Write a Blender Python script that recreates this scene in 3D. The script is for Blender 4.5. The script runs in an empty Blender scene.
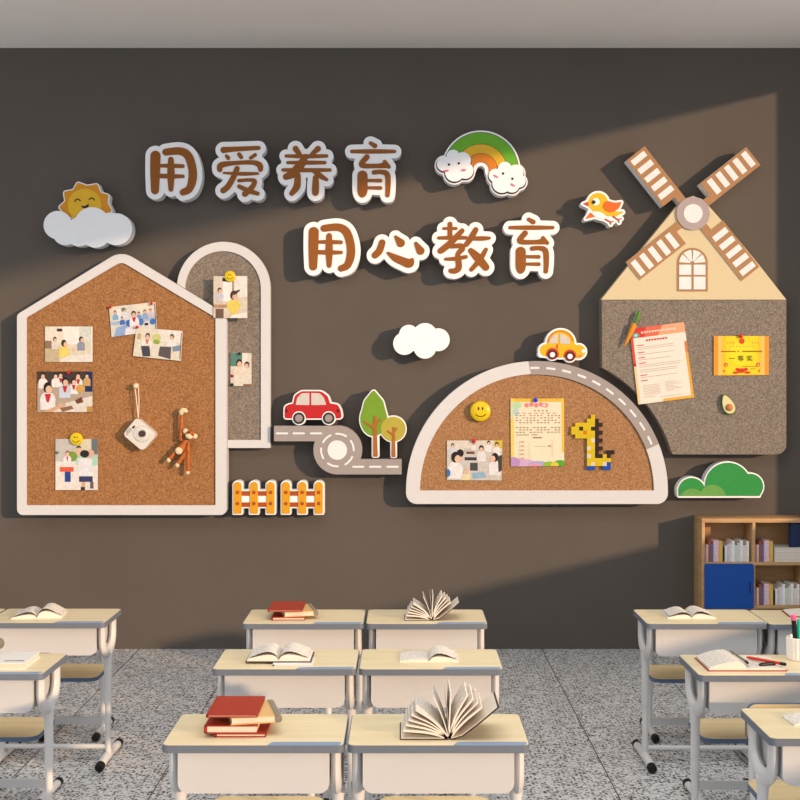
import bpy, bmesh, math, random
import numpy as np
from mathutils import Vector, Matrix
from mathutils.geometry import tessellate_polygon

random.seed(7)
PI = math.pi
R = math.radians
scene = bpy.context.scene
col = scene.collection

# ------------------------------------------------------------------ camera, sky, sun, exposure
EYE = 1.95          # eye height, metres
FPX = 1250.0        # focal length in pixels of the 800 px frame
AX, AY = 403.0, 382.0   # where the level optical axis meets the frame
WALL = 9.129        # distance of the back wall
CEIL = 4.39
RIGHT = 3.6

cam_data = bpy.data.cameras.new('camera')
cam = bpy.data.objects.new('camera', cam_data)
col.objects.link(cam)
cam.location = (0, 0, EYE)
cam.rotation_euler = (R(90), 0, 0)
cam_data.sensor_width = 36
cam_data.lens = FPX / 800 * 36
cam_data.shift_x = -(AX - 400) / 800
cam_data.shift_y = (AY - 400) / 800
cam_data.clip_start = 0.02
scene.camera = cam

world = bpy.data.worlds.new('sky')
scene.world = world
world.use_nodes = True
bg = world.node_tree.nodes['Background']
bg.inputs['Color'].default_value = (0.92, 0.96, 1.0, 1)
bg.inputs['Strength'].default_value = 1.05

sun_data = bpy.data.lights.new('sun', 'SUN')
sun = bpy.data.objects.new('sun', sun_data)
col.objects.link(sun)
SUN_DIR = Vector((-1.04, 1.0, -0.25)).normalized()
sun.rotation_euler = SUN_DIR.to_track_quat('-Z', 'Y').to_euler()
sun.location = (6, -3, 5)
sun_data.energy = 3.8
sun_data.color = (1.0, 0.68, 0.42)
sun_data.angle = R(1.5)

def area(name, loc, rot, sx, sy, power, color):
    d = bpy.data.lights.new(name, 'AREA')
    d.shape = 'RECTANGLE'; d.size = sx; d.size_y = sy; d.energy = power; d.color = color
    o = bpy.data.objects.new(name, d); col.objects.link(o)
    o.location = loc; o.rotation_euler = rot
    return o
area('overhead_fill', (0.2, 4.6, CEIL - 0.06), (0, 0, 0), 3.4, 2.4, 105, (1.0, 0.98, 0.96))  # added fill without a fitting, brightens the floor and desk tops from above

scene.view_settings.view_transform = 'Standard'
scene.view_settings.look = 'None'
scene.view_settings.gamma = 1
scene.view_settings.use_curve_mapping = False
scene.view_settings.exposure = 0.0
scene.cycles.max_bounces = 8
scene.cycles.diffuse_bounces = 5

# ------------------------------------------------------------------ materials
def lin(c):
    c = c / 255.0
    return c / 12.92 if c <= 0.04045 else ((c + 0.055) / 1.055) ** 2.4
def rgb(*c):
    return (lin(c[0]), lin(c[1]), lin(c[2]), 1)

def base_mat(name, rough=0.6):
    m = bpy.data.materials.new(name); m.use_nodes = True
    nt = m.node_tree
    b = nt.nodes['Principled BSDF']
    b.inputs['Roughness'].default_value = rough
    b.inputs['Specular IOR Level'].default_value = 0.3
    return m, nt, b

def coords(nt, scale=(1, 1, 1), kind='Object'):
    tc = nt.nodes.new('ShaderNodeTexCoord')
    mp = nt.nodes.new('ShaderNodeMapping')
    mp.inputs['Scale'].default_value = scale
    nt.links.new(tc.outputs[kind], mp.inputs['Vector'])
    return mp.outputs['Vector']

def ramp(nt, fac, stops, interp='LINEAR'):
    r = nt.nodes.new('ShaderNodeValToRGB')
    r.color_ramp.interpolation = interp
    e = r.color_ramp.elements
    while len(e) < len(stops): e.new(0.5)
    for el, (p, c) in zip(e, stops):
        el.position = p; el.color = c
    nt.links.new(fac, r.inputs['Fac'])
    return r.outputs['Color']

def bump(nt, b, height, strength=0.1, dist=0.002):
    n = nt.nodes.new('ShaderNodeBump')
    n.inputs['Strength'].default_value = strength
    n.inputs['Distance'].default_value = dist
    nt.links.new(height, n.inputs['Height'])
    nt.links.new(n.outputs['Normal'], b.inputs['Normal'])

def noise(nt, vec, scale, detail=3, rough=0.55):
    n = nt.nodes.new('ShaderNodeTexNoise')
    n.inputs['Scale'].default_value = scale
    n.inputs['Detail'].default_value = detail
    n.inputs['Roughness'].default_value = rough
    nt.links.new(vec, n.inputs['Vector'])
    return n.outputs['Fac']

def plain(name, c, rough=0.55, vary=0.04, scale=30, metal=0.0):
    """painted or moulded surface: one colour with a slight uneven tone"""
    m, nt, b = base_mat(name, rough)
    v = coords(nt)
    f = noise(nt, v, scale)
    a = [max(0, x * (1 - vary)) for x in rgb(*c)[:3]] + [1]
    d = [min(1, x * (1 + vary)) for x in rgb(*c)[:3]] + [1]
    nt.links.new(ramp(nt, f, [(0.3, a), (0.7, d)]), b.inputs['Base Color'])
    b.inputs['Metallic'].default_value = metal
    return m

def speckle(name, dark, mid, light, scale, rough=0.9, bump_s=0.3):
    """cork and felt: fine grain of three tones"""
    m, nt, b = base_mat(name, rough)
    v = coords(nt)
    f = noise(nt, v, scale, 4, 0.75)
    nt.links.new(ramp(nt, f, [(0.34, rgb(*dark)), (0.5, rgb(*mid)), (0.66, rgb(*light))]), b.inputs['Base Color'])
    bump(nt, b, f, bump_s, 0.004)
    return m

def wood(name, a, d, stretch=(1.2, 14, 14), scale=2.2, rough=0.45):
    m, nt, b = base_mat(name, rough)
    v = coords(nt, stretch)
    f = noise(nt, v, scale, 5, 0.6)
    nt.links.new(ramp(nt, f, [(0.3, rgb(*a)), (0.7, rgb(*d))]), b.inputs['Base Color'])
    return m

def wall_mat():
    m, nt, b = base_mat('dark_plaster', 0.85)
    v = coords(nt)
    f = noise(nt, v, 1.1, 4, 0.6)
    nt.links.new(ramp(nt, f, [(0.25, rgb(84, 78, 73)), (0.75, rgb(89, 83, 78))]), b.inputs['Base Color'])
    g = noise(nt, v, 90, 4, 0.7)
    bump(nt, b, g, 0.25, 0.003)
    return m

def terrazzo():
    m, nt, b = base_mat('terrazzo', 0.45)
    tc = nt.nodes.new('ShaderNodeTexCoord')
    def chips(scale, thr, cut, seed):
        mp = nt.nodes.new('ShaderNodeMapping')
        mp.inputs['Location'].default_value = (seed, seed * 1.7, 0)
        mp.inputs['Scale'].default_value = (1, 0.85, 0)
        nt.links.new(tc.outputs['Object'], mp.inputs['Vector'])
        nz = nt.nodes.new('ShaderNodeTexNoise'); nz.inputs['Scale'].default_value = scale * 1.3
        nt.links.new(mp.outputs['Vector'], nz.inputs['Vector'])
        mx = nt.nodes.new('ShaderNodeVectorMath'); mx.operation = 'MULTIPLY_ADD'
        mx.inputs[1].default_value = (0.9 / scale,) * 3
        nt.links.new(nz.outputs['Color'], mx.inputs[0]); nt.links.new(mp.outputs['Vector'], mx.inputs[2])
        vo = nt.nodes.new('ShaderNodeTexVoronoi'); vo.voronoi_dimensions = '2D'
        vo.inputs['Scale'].default_value = scale
        nt.links.new(mx.outputs[0], vo.inputs['Vector'])
        sp = nt.nodes.new('ShaderNodeSeparateColor'); nt.links.new(vo.outputs['Color'], sp.inputs[0])
        a = nt.nodes.new('ShaderNodeMath'); a.operation = 'LESS_THAN'; a.inputs[1].default_value = thr
        nt.links.new(sp.outputs[0], a.inputs[0])
        c = nt.nodes.new('ShaderNodeMath'); c.operation = 'LESS_THAN'; c.inputs[1].default_value = cut
        nt.links.new(vo.outputs['Distance'], c.inputs[0])
        k = nt.nodes.new('ShaderNodeMath'); k.operation = 'MULTIPLY'
        nt.links.new(a.outputs[0], k.inputs[0]); nt.links.new(c.outputs[0], k.inputs[1])
        return k.outputs[0]
    def mix(fac, c1, c2):
        n = nt.nodes.new('ShaderNodeMix'); n.data_type = 'RGBA'
        nt.links.new(fac, n.inputs[0])
        if isinstance(c1, tuple): n.inputs[6].default_value = c1
        else: nt.links.new(c1, n.inputs[6])
        if isinstance(c2, tuple): n.inputs[7].default_value = c2
        else: nt.links.new(c2, n.inputs[7])
        return n.outputs[2]
    c = mix(chips(46, 0.30, 0.42, 3.1), rgb(206, 207, 208), rgb(222, 222, 222))
    c = mix(chips(56, 0.34, 0.36, 9.4), c, rgb(150, 148, 147))
    c = mix(chips(78, 0.30, 0.40, 5.7), c, rgb(112, 111, 111))
    c = mix(chips(48, 0.34, 0.33, 1.3), c, rgb(48, 47, 48))
    # tile joints
    sx = nt.nodes.new('ShaderNodeSeparateXYZ'); nt.links.new(tc.outputs['Object'], sx.inputs[0])
    def joint(out, off, w):
        a = nt.nodes.new('ShaderNodeMath'); a.operation = 'SUBTRACT'; a.inputs[1].default_value = off
        nt.links.new(out, a.inputs[0])
        d = nt.nodes.new('ShaderNodeMath'); d.operation = 'PINGPONG'; d.inputs[1].default_value = 0.735 / 2
        nt.links.new(a.outputs[0], d.inputs[0])
        l = nt.nodes.new('ShaderNodeMath'); l.operation = 'LESS_THAN'; l.inputs[1].default_value = w
        nt.links.new(d.outputs[0], l.inputs[0])
        return l.outputs[0]
    c = mix(joint(sx.outputs[0], 1.015, 0.0035), c, rgb(70, 69, 68))
    c = mix(joint(sx.outputs[1], 6.33, 0.002), c, rgb(120, 118, 116))
    nt.links.new(c, b.inputs['Base Color'])
    return m

def print_mat(name='printed_paper', lo=(0.71, 0.73, 0.76, 1), hi=(0.75, 0.77, 0.80, 1), scale=60):
    """printed paper: ink colours carried by the mesh faces"""
    m, nt, b = base_mat(name, 0.5)
    a = nt.nodes.new('ShaderNodeAttribute'); a.attribute_name = 'ink'
    f = noise(nt, coords(nt), scale)
    g = ramp(nt, f, [(0.3, lo), (0.7, hi)])
    n = nt.nodes.new('ShaderNodeMix'); n.data_type = 'RGBA'; n.blend_type = 'MULTIPLY'
    n.inputs[0].default_value = 1
    nt.links.new(a.outputs['Color'], n.inputs[6]); nt.links.new(g, n.inputs[7])
    nt.links.new(n.outputs[2], b.inputs['Base Color'])
    return m

def page_mat():
    """paper with fine lines of small print"""
    m, nt, b = base_mat('book_page', 0.8)
    v = coords(nt)
    w = nt.nodes.new('ShaderNodeTexWave'); w.bands_direction = 'Y'
    w.inputs['Scale'].default_value = 26; w.inputs['Distortion'].default_value = 0
    nt.links.new(v, w.inputs['Vector'])
    f = noise(nt, coords(nt, (160, 30, 1)), 1.0, 2)
    k = nt.nodes.new('ShaderNodeMath'); k.operation = 'MULTIPLY'
    nt.links.new(w.outputs['Fac'], k.inputs[0]); nt.links.new(f, k.inputs[1])
    nt.links.new(ramp(nt, k.outputs[0], [(0.32, rgb(222, 214, 202)), (0.5, rgb(164, 156, 148))]), b.inputs['Base Color'])
    return m

M = {}
M['wall'] = wall_mat()
M['terrazzo'] = terrazzo()
M['ceiling'] = plain('ceiling_paint', (236, 230, 224), 0.9, 0.01, 2)
M['side_wall'] = plain('side_wall_paint', (196, 190, 182), 0.9, 0.01, 2)
M['window_metal'] = plain('window_metal', (205, 205, 205), 0.4)
M['white'] = plain('white_board', (233, 235, 240), 0.5, 0.015, 12)
M['frame'] = plain('cream_frame', (201, 202, 205), 0.5, 0.015, 12)
M['cork'] = speckle('cork', (112, 76, 46), (146, 102, 62), (176, 130, 86), 100)
M['cork_dome'] = speckle('cork_pale', (118, 84, 56), (152, 112, 76), (180, 140, 102), 100)
M['felt'] = speckle('grey_felt', (90, 83, 77), (121, 112, 103), (151, 141, 131), 95)
M['letter'] = plain('brown_lettering', (136, 78, 12), 0.5, 0.05)
M['road'] = plain('road_grey', (150, 143, 141), 0.6, 0.03)
M['road_white'] = plain('road_marking', (220, 220, 222), 0.6)
M['green'] = plain('leaf_green', (108, 148, 38), 0.55)
M['olive'] = plain('olive_green', (169, 158, 60), 0.55)
M['trunk'] = plain('trunk_brown', (158, 96, 38), 0.55)
M['bush'] = plain('bush_green', (36, 136, 62), 0.55)
M['bush_light'] = plain('bush_pale_green', (96, 151, 72), 0.55)
M['red'] = plain('car_red', (179, 29, 33), 0.4)
M['tyre'] = plain('tyre_grey', (46, 43, 45), 0.6)
M['hub'] = plain('hub_grey', (146, 138, 138), 0.5)
M['glass_print'] = plain('window_print', (194, 189, 184), 0.5)
M['yellow'] = plain('car_yellow', (210, 172, 17), 0.45)
M['orange'] = plain('print_orange', (206, 117, 17), 0.5)
M['maroon'] = plain('print_maroon', (96, 22, 17), 0.5)
M['sun_orange'] = plain('sun_orange', (206, 138, 21), 0.5)
M['sun_yellow'] = plain('sun_yellow', (217, 172, 36), 0.5)
M['face_dark'] = plain('face_dark', (44, 26, 22), 0.5)
M['pink'] = plain('cheek_pink', (206, 112, 129), 0.5)
M['rain_green'] = plain('rainbow_green', (96, 163, 34), 0.5)
M['rain_yellow'] = plain('rainbow_yellow', (210, 169, 34), 0.5)
M['rain_orange'] = plain('rainbow_orange', (206, 120, 24), 0.5)
M['outline'] = plain('outline_dark', (40, 44, 40), 0.5)
M['fence'] = plain('fence_yellow', (208, 148, 24), 0.5)
M['rail'] = plain('fence_rail', (162, 72, 24), 0.5)
M['roof_cream'] = plain('windmill_cream', (202, 188, 152), 0.55, 0.015)
M['blade'] = plain('blade_brown', (160, 120, 82), 0.5)
M['hub_mauve'] = plain('hub_mauve', (163, 150, 151), 0.5)
M['beak'] = plain('beak_red', (194, 72, 31), 0.5)
M['wing'] = plain('wing_orange', (212, 101, 29), 0.5)
M['bird_yellow'] = plain('bird_yellow', (215, 177, 28), 0.5)
M['print'] = print_mat()
M['photo'] = print_mat('photo_print', (0.66, 0.66, 0.67, 1), (0.79, 0.82, 0.86, 1), 48)
M['page'] = page_mat()
M['page_edge'] = plain('page_edge', (214, 204, 188), 0.8, 0.08, 200)
M['pin_red'] = plain('pin_red', (193, 19, 22), 0.3)
M['pin_blue'] = plain('pin_blue', (22, 40, 200), 0.3)
M['pin_black'] = plain('pin_black', (26, 26, 28), 0.35)
M['smile'] = plain('smiley_yellow', (212, 184, 15), 0.3)
M['camera_white'] = plain('camera_white', (205, 203, 198), 0.35, 0.01)
M['camera_grey'] = plain('camera_grey', (170, 166, 160), 0.35)
M['black'] = plain('black_plastic', (22, 22, 24), 0.35)
M['lens'] = plain('lens_dark', (70, 52, 50), 0.15)
M['cord'] = plain('white_cord', (226, 214, 200), 0.8)
M['toy'] = wood('toy_wood', (150, 76, 26), (182, 102, 44))
M['toy_pale'] = wood('toy_pale_wood', (206, 188, 154), (222, 206, 174))
M['bead_yellow'] = plain('bead_yellow', (206, 182, 17), 0.4)
M['bead_dark'] = plain('bead_dark', (46, 30, 24), 0.4)
M['bead_blue'] = plain('bead_blue', (22, 72, 169), 0.4)
M['bead_white'] = plain('bead_white', (210, 203, 184), 0.4)
M['bead_orange'] = plain('bead_orange', (206, 114, 26), 0.4)
M['carrot'] = plain('carrot_orange', (205, 138, 38), 0.5)
M['carrot_green'] = plain('carrot_leaf', (69, 129, 45), 0.5)
M['avo_skin'] = plain('avocado_skin', (96, 124, 44), 0.5)
M['avo_flesh'] = plain('avocado_flesh', (205, 200, 153), 0.5)
M['avo_pit'] = plain('avocado_pit', (186, 118, 70), 0.4)
M['desk_top'] = wood('birch_top', (208, 192, 154), (222, 208, 174), (1.0, 9, 9), 2.0)
M['band'] = plain('blue_grey_band', (104, 112, 124), 0.45, 0.03)
M['strip'] = plain('blue_strip', (126, 148, 176), 0.4, 0.03)
M['desk_panel'] = plain('cream_panel', (196, 195, 195), 0.5, 0.015, 6)
M['desk_metal'] = plain('cream_metal', (208, 207, 206), 0.35, 0.015, 6)
M['cap'] = plain('black_cap', (20, 20, 20), 0.5)
M['chair_wood'] = wood('chair_wood', (204, 180, 134), (220, 198, 154), (1.0, 9, 9), 2.0)
M['chair_band'] = plain('chair_band', (84, 102, 130), 0.45, 0.03)
M['case_wood'] = wood('case_wood', (172, 134, 92), (198, 160, 114), (2, 2, 12), 2.0)
M['door_blue'] = plain('door_blue', (16, 74, 158), 0.45, 0.02)
M['navy'] = plain('navy_folder', (20, 40, 78), 0.5)
M['book_red'] = plain('book_red', (153, 45, 26), 0.5, 0.1, 90)
M['book_grey'] = plain('book_grey_spine', (128, 120, 106), 0.55, 0.15, 40)
M['book_tan'] = plain('book_tan', (206, 168, 110), 0.6)
M['book_dark'] = plain('book_dark_cover', (58, 50, 50), 0.5)
M['book_white'] = plain('book_white_cover', (222, 220, 216), 0.5, 0.02)
M['ceramic'] = plain('cup_white', (238, 232, 222), 0.4, 0.02)
M['teal'] = plain('teal_plastic', (40, 190, 160), 0.4)
M['pen_red'] = plain('pen_red', (208, 52, 30), 0.35)
M['ribbon'] = plain('grey_pen', (126, 116, 108), 0.4)
M['pink_tip'] = plain('pink_tip', (238, 96, 150), 0.4)

# ------------------------------------------------------------------ object helpers
def make_mesh(name, bm, mat, smooth=35):
    bmesh.ops.recalc_face_normals(bm, faces=bm.faces[:])
    me = bpy.data.meshes.new(name)
    bm.to_mesh(me); bm.free()
    if mat is not None: me.materials.append(mat)
    if smooth:
        me.shade_smooth()
        me.set_sharp_from_angle(angle=R(smooth))
    return me

def root_offset(o):
    v = Vector((0, 0, 0))
    while o is not None:
        v += o.location
        o = o.parent
    return v

def obj(name, bm, mat, parent=None, label=None, world_space=False, smooth=35):
    """one mesh object; world_space: the vertices were built in room coordinates"""
    if world_space and parent is not None:
        bmesh.ops.translate(bm, verts=bm.verts[:], vec=-root_offset(parent))
    o = bpy.data.objects.new(name, make_mesh(name, bm, mat, smooth))
    col.objects.link(o)
    if parent is not None: o.parent = parent
    if label: o['label'] = label
    return o

def thing(name, label, cat, loc=(0, 0, 0), rz=0.0, group=None):
    o = bpy.data.objects.new(name, None); col.objects.link(o)
    o.empty_display_size = 0.05
    o.location = loc; o.rotation_euler = (0, 0, rz)
    return tag(o, label, cat, group)

def tag(o, label, cat, group=None):
    o['label'] = label; o['category'] = cat
    if group: o['group'] = group
    elif 'group' in o: del o['group']
    return o

def single(name, bm, mat, label, cat, group=None, smooth=35):
    """a thing that is one mesh, built in room coordinates; the origin goes to its base centre"""
    xs = [v.co for v in bm.verts]
    c = Vector(((min(v.x for v in xs) + max(v.x for v in xs)) / 2, (min(v.y for v in xs) + max(v.y for v in xs)) / 2, min(v.z for v in xs)))
    bmesh.ops.translate(bm, verts=bm.verts[:], vec=-c)
    o = bpy.data.objects.new(name, make_mesh(name, bm, mat, smooth)); col.objects.link(o)
    o.location = c
    return tag(o, label, cat, group)

def struct(name, bm, mat):
    o = bpy.data.objects.new(name, make_mesh(name, bm, mat, 0)); col.objects.link(o)
    o['kind'] = 'structure'
    return o

def copy_tree(o, parent=None):
    c = o.copy(); col.objects.link(c)
    if parent is not None: c.parent = parent
    for ch in [x for x in o.children]:
        copy_tree(ch, c)
    return c

def box(bm, x0, x1, y0, y1, z0, z1):
    v = [bm.verts.new(p) for p in ((x0, y0, z0), (x1, y0, z0), (x1, y1, z0), (x0, y1, z0), (x0, y0, z1), (x1, y0, z1), (x1, y1, z1), (x0, y1, z1))]
    for f in ((0, 3, 2, 1), (4, 5, 6, 7), (0, 1, 5, 4), (1, 2, 6, 5), (2, 3, 7, 6), (3, 0, 4, 7)):
        bm.faces.new([v[i] for i in f])
    return v

def soft_box(x0, x1, y0, y1, z0, z1, r=0.004, seg=2):
    bm = bmesh.new(); box(bm, x0, x1, y0, y1, z0, z1)
    bmesh.ops.bevel(bm, geom=bm.edges[:], offset=r, segments=seg, profile=0.5, affect='EDGES')
    return bm

def prism(bm, outline, axis, a0, a1):
    """extrude a closed 2D outline along an axis; outline is in the two other axes"""
    def P(p, a):
        return (a, p[0], p[1]) if axis == 'x' else (p[0], a, p[1]) if axis == 'y' else (p[0], p[1], a)
    n = len(outline)
    A = [bm.verts.new(P(p, a0)) for p in outline]
    B = [bm.verts.new(P(p, a1)) for p in outline]
    tris = tessellate_polygon([[Vector((p[0], p[1], 0)) for p in outline]])
    for t in tris:
        try:
            bm.faces.new([A[i] for i in t]); bm.faces.new([B[i] for i in t])
        except ValueError: pass
    for i in range(n):
        j = (i + 1) % n
        bm.faces.new((A[i], A[j], B[j], B[i]))

def tube(bm, pts, r, seg=10, closed=False, flat=1.0, side=None):
    """round bar along a polyline; r a number or one per point"""
    pts = [Vector(p) for p in pts]; n = len(pts)
    rs = r if isinstance(r, (list, tuple)) else [r] * n
    rings = []; up = None
    for i, p in enumerate(pts):
        if closed: d = (pts[(i + 1) % n] - pts[i - 1]).normalized()
        else: d = (pts[min(i + 1, n - 1)] - pts[max(i - 1, 0)]).normalized()
        if up is None:
            ref = Vector(side) if side else (Vector((0, 0, 1)) if abs(d.z) < 0.9 else Vector((1, 0, 0)))
            up = (ref - d * ref.dot(d)).normalized()
        else:
            up = (up - d * up.dot(d)).normalized()
        w = d.cross(up)
        rings.append([bm.verts.new(p + (up * math.cos(2 * PI * k / seg) * flat + w * math.sin(2 * PI * k / seg)) * rs[i]) for k in range(seg)])
    m = n if closed else n - 1
    for i in range(m):
        a, b = rings[i], rings[(i + 1) % n]
        for k in range(seg):
            bm.faces.new((a[k], a[(k + 1) % seg], b[(k + 1) % seg], b[k]))
    if not closed:
        bm.faces.new(rings[0]); bm.faces.new(rings[-1])

def ball(bm, c, rx, ry=None, rz=None, seg=16, rot=None):
    ry = rx if ry is None else ry; rz = rx if rz is None else rz
    m = Matrix.Translation(Vector(c))
    if rot is not None: m = m @ rot.to_4x4()
    m = m @ Matrix.Diagonal((rx, ry, rz, 1))
    bmesh.ops.create_uvsphere(bm, u_segments=seg, v_segments=max(8, seg * 3 // 4), radius=1, matrix=m)

def lathe(bm, profile, c, axis='z', seg=24):
    """profile of (radius, height) spun about an axis through c; axis '-y' points to the viewer"""
    rings = []
    for (r, h) in profile:
        ring = []
        for k in range(seg):
            a = 2 * PI * k / seg
            p = (r * math.cos(a), r * math.sin(a), h) if axis == 'z' else (r * math.cos(a), -h, r * math.sin(a))
            ring.append(bm.verts.new(Vector(c) + Vector(p)))
        rings.append(ring)
    for a, b in zip(rings, rings[1:]):
        for k in range(seg):
            bm.faces.new((a[k], a[(k + 1) % seg], b[(k + 1) % seg], b[k]))
    bm.faces.new(rings[0]); bm.faces.new(rings[-1])

# ------------------------------------------------------------------ outlines: unions of simple shapes, traced as loops
def seg_dist(X, Y, x0, y0, r0, x1, y1, r1):
    dx, dy = x1 - x0, y1 - y0
    t = np.clip(((X - x0) * dx + (Y - y0) * dy) / max(dx * dx + dy * dy, 1e-9), 0, 1)
    return np.hypot(X - x0 - t * dx, Y - y0 - t * dy) - (r0 + (r1 - r0) * t)

def poly_dist(X, Y, pts):
    d = np.full(X.shape, 1e9); ins = np.zeros(X.shape, bool)
    n = len(pts)
    for i in range(n):
        (x0, y0), (x1, y1) = pts[i], pts[(i + 1) % n]
        d = np.minimum(d, seg_dist(X, Y, x0, y0, 0, x1, y1, 0))
        if y0 != y1:
            c = (y0 > Y) != (y1 > Y)
            ins ^= c & (X < (x1 - x0) * (Y - y0) / (y1 - y0) + x0)
    return np.where(ins, -d, d)

def prim_dist(X, Y, p):
    k = p[0]
    if k == 'c': return np.hypot(X - p[1], Y - p[2]) - p[3]
    if k == 'e':
        a = R(p[5]) if len(p) > 5 else 0
        u = (X - p[1]) * math.cos(a) + (Y - p[2]) * math.sin(a); v = -(X - p[1]) * math.sin(a) + (Y - p[2]) * math.cos(a)
        return (np.hypot(u / p[3], v / p[4]) - 1) * min(p[3], p[4])
    if k == 'k':
        pts = p[1]; d = np.full(X.shape, 1e9)
        for a, b in zip(pts, pts[1:]): d = np.minimum(d, seg_dist(X, Y, *a, *b))
        return d
    if k == 'p': return poly_dist(X, Y, p[1])
    if k == 'rr':
        x0, y0, x1, y1, r = p[1:]
        qx = np.abs(X - (x0 + x1) / 2) - (x1 - x0) / 2 + r; qy = np.abs(Y - (y0 + y1) / 2) - (y1 - y0) / 2 + r
        return np.hypot(np.maximum(qx, 0), np.maximum(qy, 0)) + np.minimum(np.maximum(qx, qy), 0) - r

def prim_box(p):
    k = p[0]
    if k == 'c': return p[1] - p[3], p[2] - p[3], p[1] + p[3], p[2] + p[3]
    if k == 'e': m = max(p[3], p[4]); return p[1] - m, p[2] - m, p[1] + m, p[2] + m
    if k == 'k': return min(q[0] - q[2] for q in p[1]), min(q[1] - q[2] for q in p[1]), max(q[0] + q[2] for q in p[1]), max(q[1] + q[2] for q in p[1])
    if k == 'p': return min(q[0] for q in p[1]), min(q[1] for q in p[1]), max(q[0] for q in p[1]), max(q[1] for q in p[1])
    return p[1], p[2], p[3], p[4]

def rdp(pts, eps):
    if len(pts) < 3: return pts
    a, b = np.array(pts[0]), np.array(pts[-1])
    P = np.array(pts[1:-1]); d = b - a; L = math.hypot(*d)
    e = np.abs(d[0] * (P[:, 1] - a[1]) - d[1] * (P[:, 0] - a[0])) / L if L > 1e-9 else np.hypot(P[:, 0] - a[0], P[:, 1] - a[1])
    i = int(e.argmax())
    if e[i] <= eps: return [pts[0], pts[-1]]
    return rdp(pts[:i + 2], eps)[:-1] + rdp(pts[i + 1:], eps)

def contour(prims, off=0.0, clip=None, cut=None, n=150):
    """loops around the union of prims, grown by off; clip keeps only what is inside it, cut takes away"""
    bx = [prim_box(p) for p in prims]
    x0 = min(b[0] for b in bx) - max(off, 0) - 2; y0 = min(b[1] for b in bx) - max(off, 0) - 2
    x1 = max(b[2] for b in bx) + max(off, 0) + 2; y1 = max(b[3] for b in bx) + max(off, 0) + 2
    h = max(x1 - x0, y1 - y0) / n
    x0 -= 2 * h; y0 -= 2 * h
    nx = int((x1 - x0) / h) + 4; ny = int((y1 - y0) / h) + 4
    X, Y = np.meshgrid(x0 + np.arange(nx) * h, y0 + np.arange(ny) * h)
    F = np.full(X.shape, 1e9)
    for p in prims: F = np.minimum(F, prim_dist(X, Y, p))
    F = F - off
    if clip:
        G = np.full(X.shape, 1e9)
        for p in clip: G = np.minimum(G, prim_dist(X, Y, p))
        F = np.maximum(F, G)
    if cut:
        G = np.full(X.shape, 1e9)
        for p in cut: G = np.minimum(G, prim_dist(X, Y, p))
        F = np.maximum(F, -G)
    F = np.where(np.abs(F) < 1e-6, 1e-6, F)
    I = F < 0
    S = I[:-1, :-1].astype(int) + I[1:, :-1] + I[:-1, 1:] + I[1:, 1:]
    nxt = {}; pos = {}
    def key(a, b):
        k = (a, b) if a < b else (b, a)
        if k not in pos:
            fa, fb = F[k[0]], F[k[1]]; t = fa / (fa - fb)
            pos[k] = (x0 + h * (k[0][1] + t * (k[1][1] - k[0][1])), y0 + h * (k[0][0] + t * (k[1][0] - k[0][0])))
        return k
    for j, i in zip(*np.nonzero((S > 0) & (S < 4))):
        j = int(j); i = int(i)
        a, b, c, d = (j, i), (j, i + 1), (j + 1, i + 1), (j + 1, i)
        for t in ((a, b, c), (a, c, d)):
            s = [I[q] for q in t]
            if all(s) or not any(s): continue
            if sum(s) == 1:
                k = s.index(True); p, q, r = t[k], t[(k + 1) % 3], t[(k + 2) % 3]
                nxt[key(p, q)] = key(p, r)
            else:
                k = s.index(False); p, q, r = t[k], t[(k + 1) % 3], t[(k + 2) % 3]
                nxt[key(p, r)] = key(p, q)
    loops = []
    while nxt:
        s = next(iter(nxt)); L = []; k = s
        while k in nxt:
            L.append(pos[k]); k = nxt.pop(k)
        if len(L) < 6: continue
        m = len(L) // 2
        L = rdp(L[:m + 1], h * 0.08)[:-1] + rdp(L[m:] + [L[0]], h * 0.08)[:-1]
        A = sum(L[q][0] * L[(q + 1) % len(L)][1] - L[(q + 1) % len(L)][0] * L[q][1] for q in range(len(L))) / 2
        if len(L) > 2 and abs(A) > 6 * h * h: loops.append(L)
    return loops

def on_wall(px, py, t):
    """point in the plane t metres in front of the back wall"""
    y = WALL - t
    return ((px - AX) * y / FPX, EYE - (py - AY) * y / FPX)

def slab(bm, loops, tp, t0, t1):
    """extrude loops (frame coordinates, seen at plane tp) from t0 to t1 in front of the back wall"""
    F, B, flat = [], [], []
    for L in loops:
        xz = [on_wall(p[0], p[1], tp) for p in L]
        f = [bm.verts.new((x, WALL - t1, z)) for x, z in xz]
        b = [bm.verts.new((x, WALL - t0, z)) for x, z in xz]
        n = len(L)
        for i in range(n):
            j = (i + 1) % n
            bm.faces.new((f[i], f[j], b[j], b[i]))
        F += f; B += b; flat.append([Vector((x, z, 0)) for x, z in xz])
    start = [sum(len(q) for q in loops[:k]) for k in range(len(loops))]
    def inside(p, L):
        c = False
        for i in range(len(L)):
            (x0, y0), (x1, y1) = L[i - 1][:2], L[i][:2]
            if (y0 > p[1]) != (y1 > p[1]) and p[0] < (x1 - x0) * (p[1] - y0) / (y1 - y0) + x0: c = not c
        return c
    depth = [sum(inside(loops[k][0], loops[j]) for j in range(len(loops)) if j != k) for k in range(len(loops))]
    for k in range(len(loops)):
        if depth[k] % 2: continue
        island = [k] + [j for j in range(len(loops)) if depth[j] == depth[k] + 1 and inside(loops[j][0], loops[k])]
        ids = [start[j] + q for j in island for q in range(len(loops[j]))]
        for t in tessellate_polygon([flat[j] for j in island]):
            if len(set(t)) < 3: continue
            try:
                bm.faces.new([F[ids[i]] for i in t]); bm.faces.new([B[ids[i]] for i in t])
            except ValueError: pass

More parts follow.
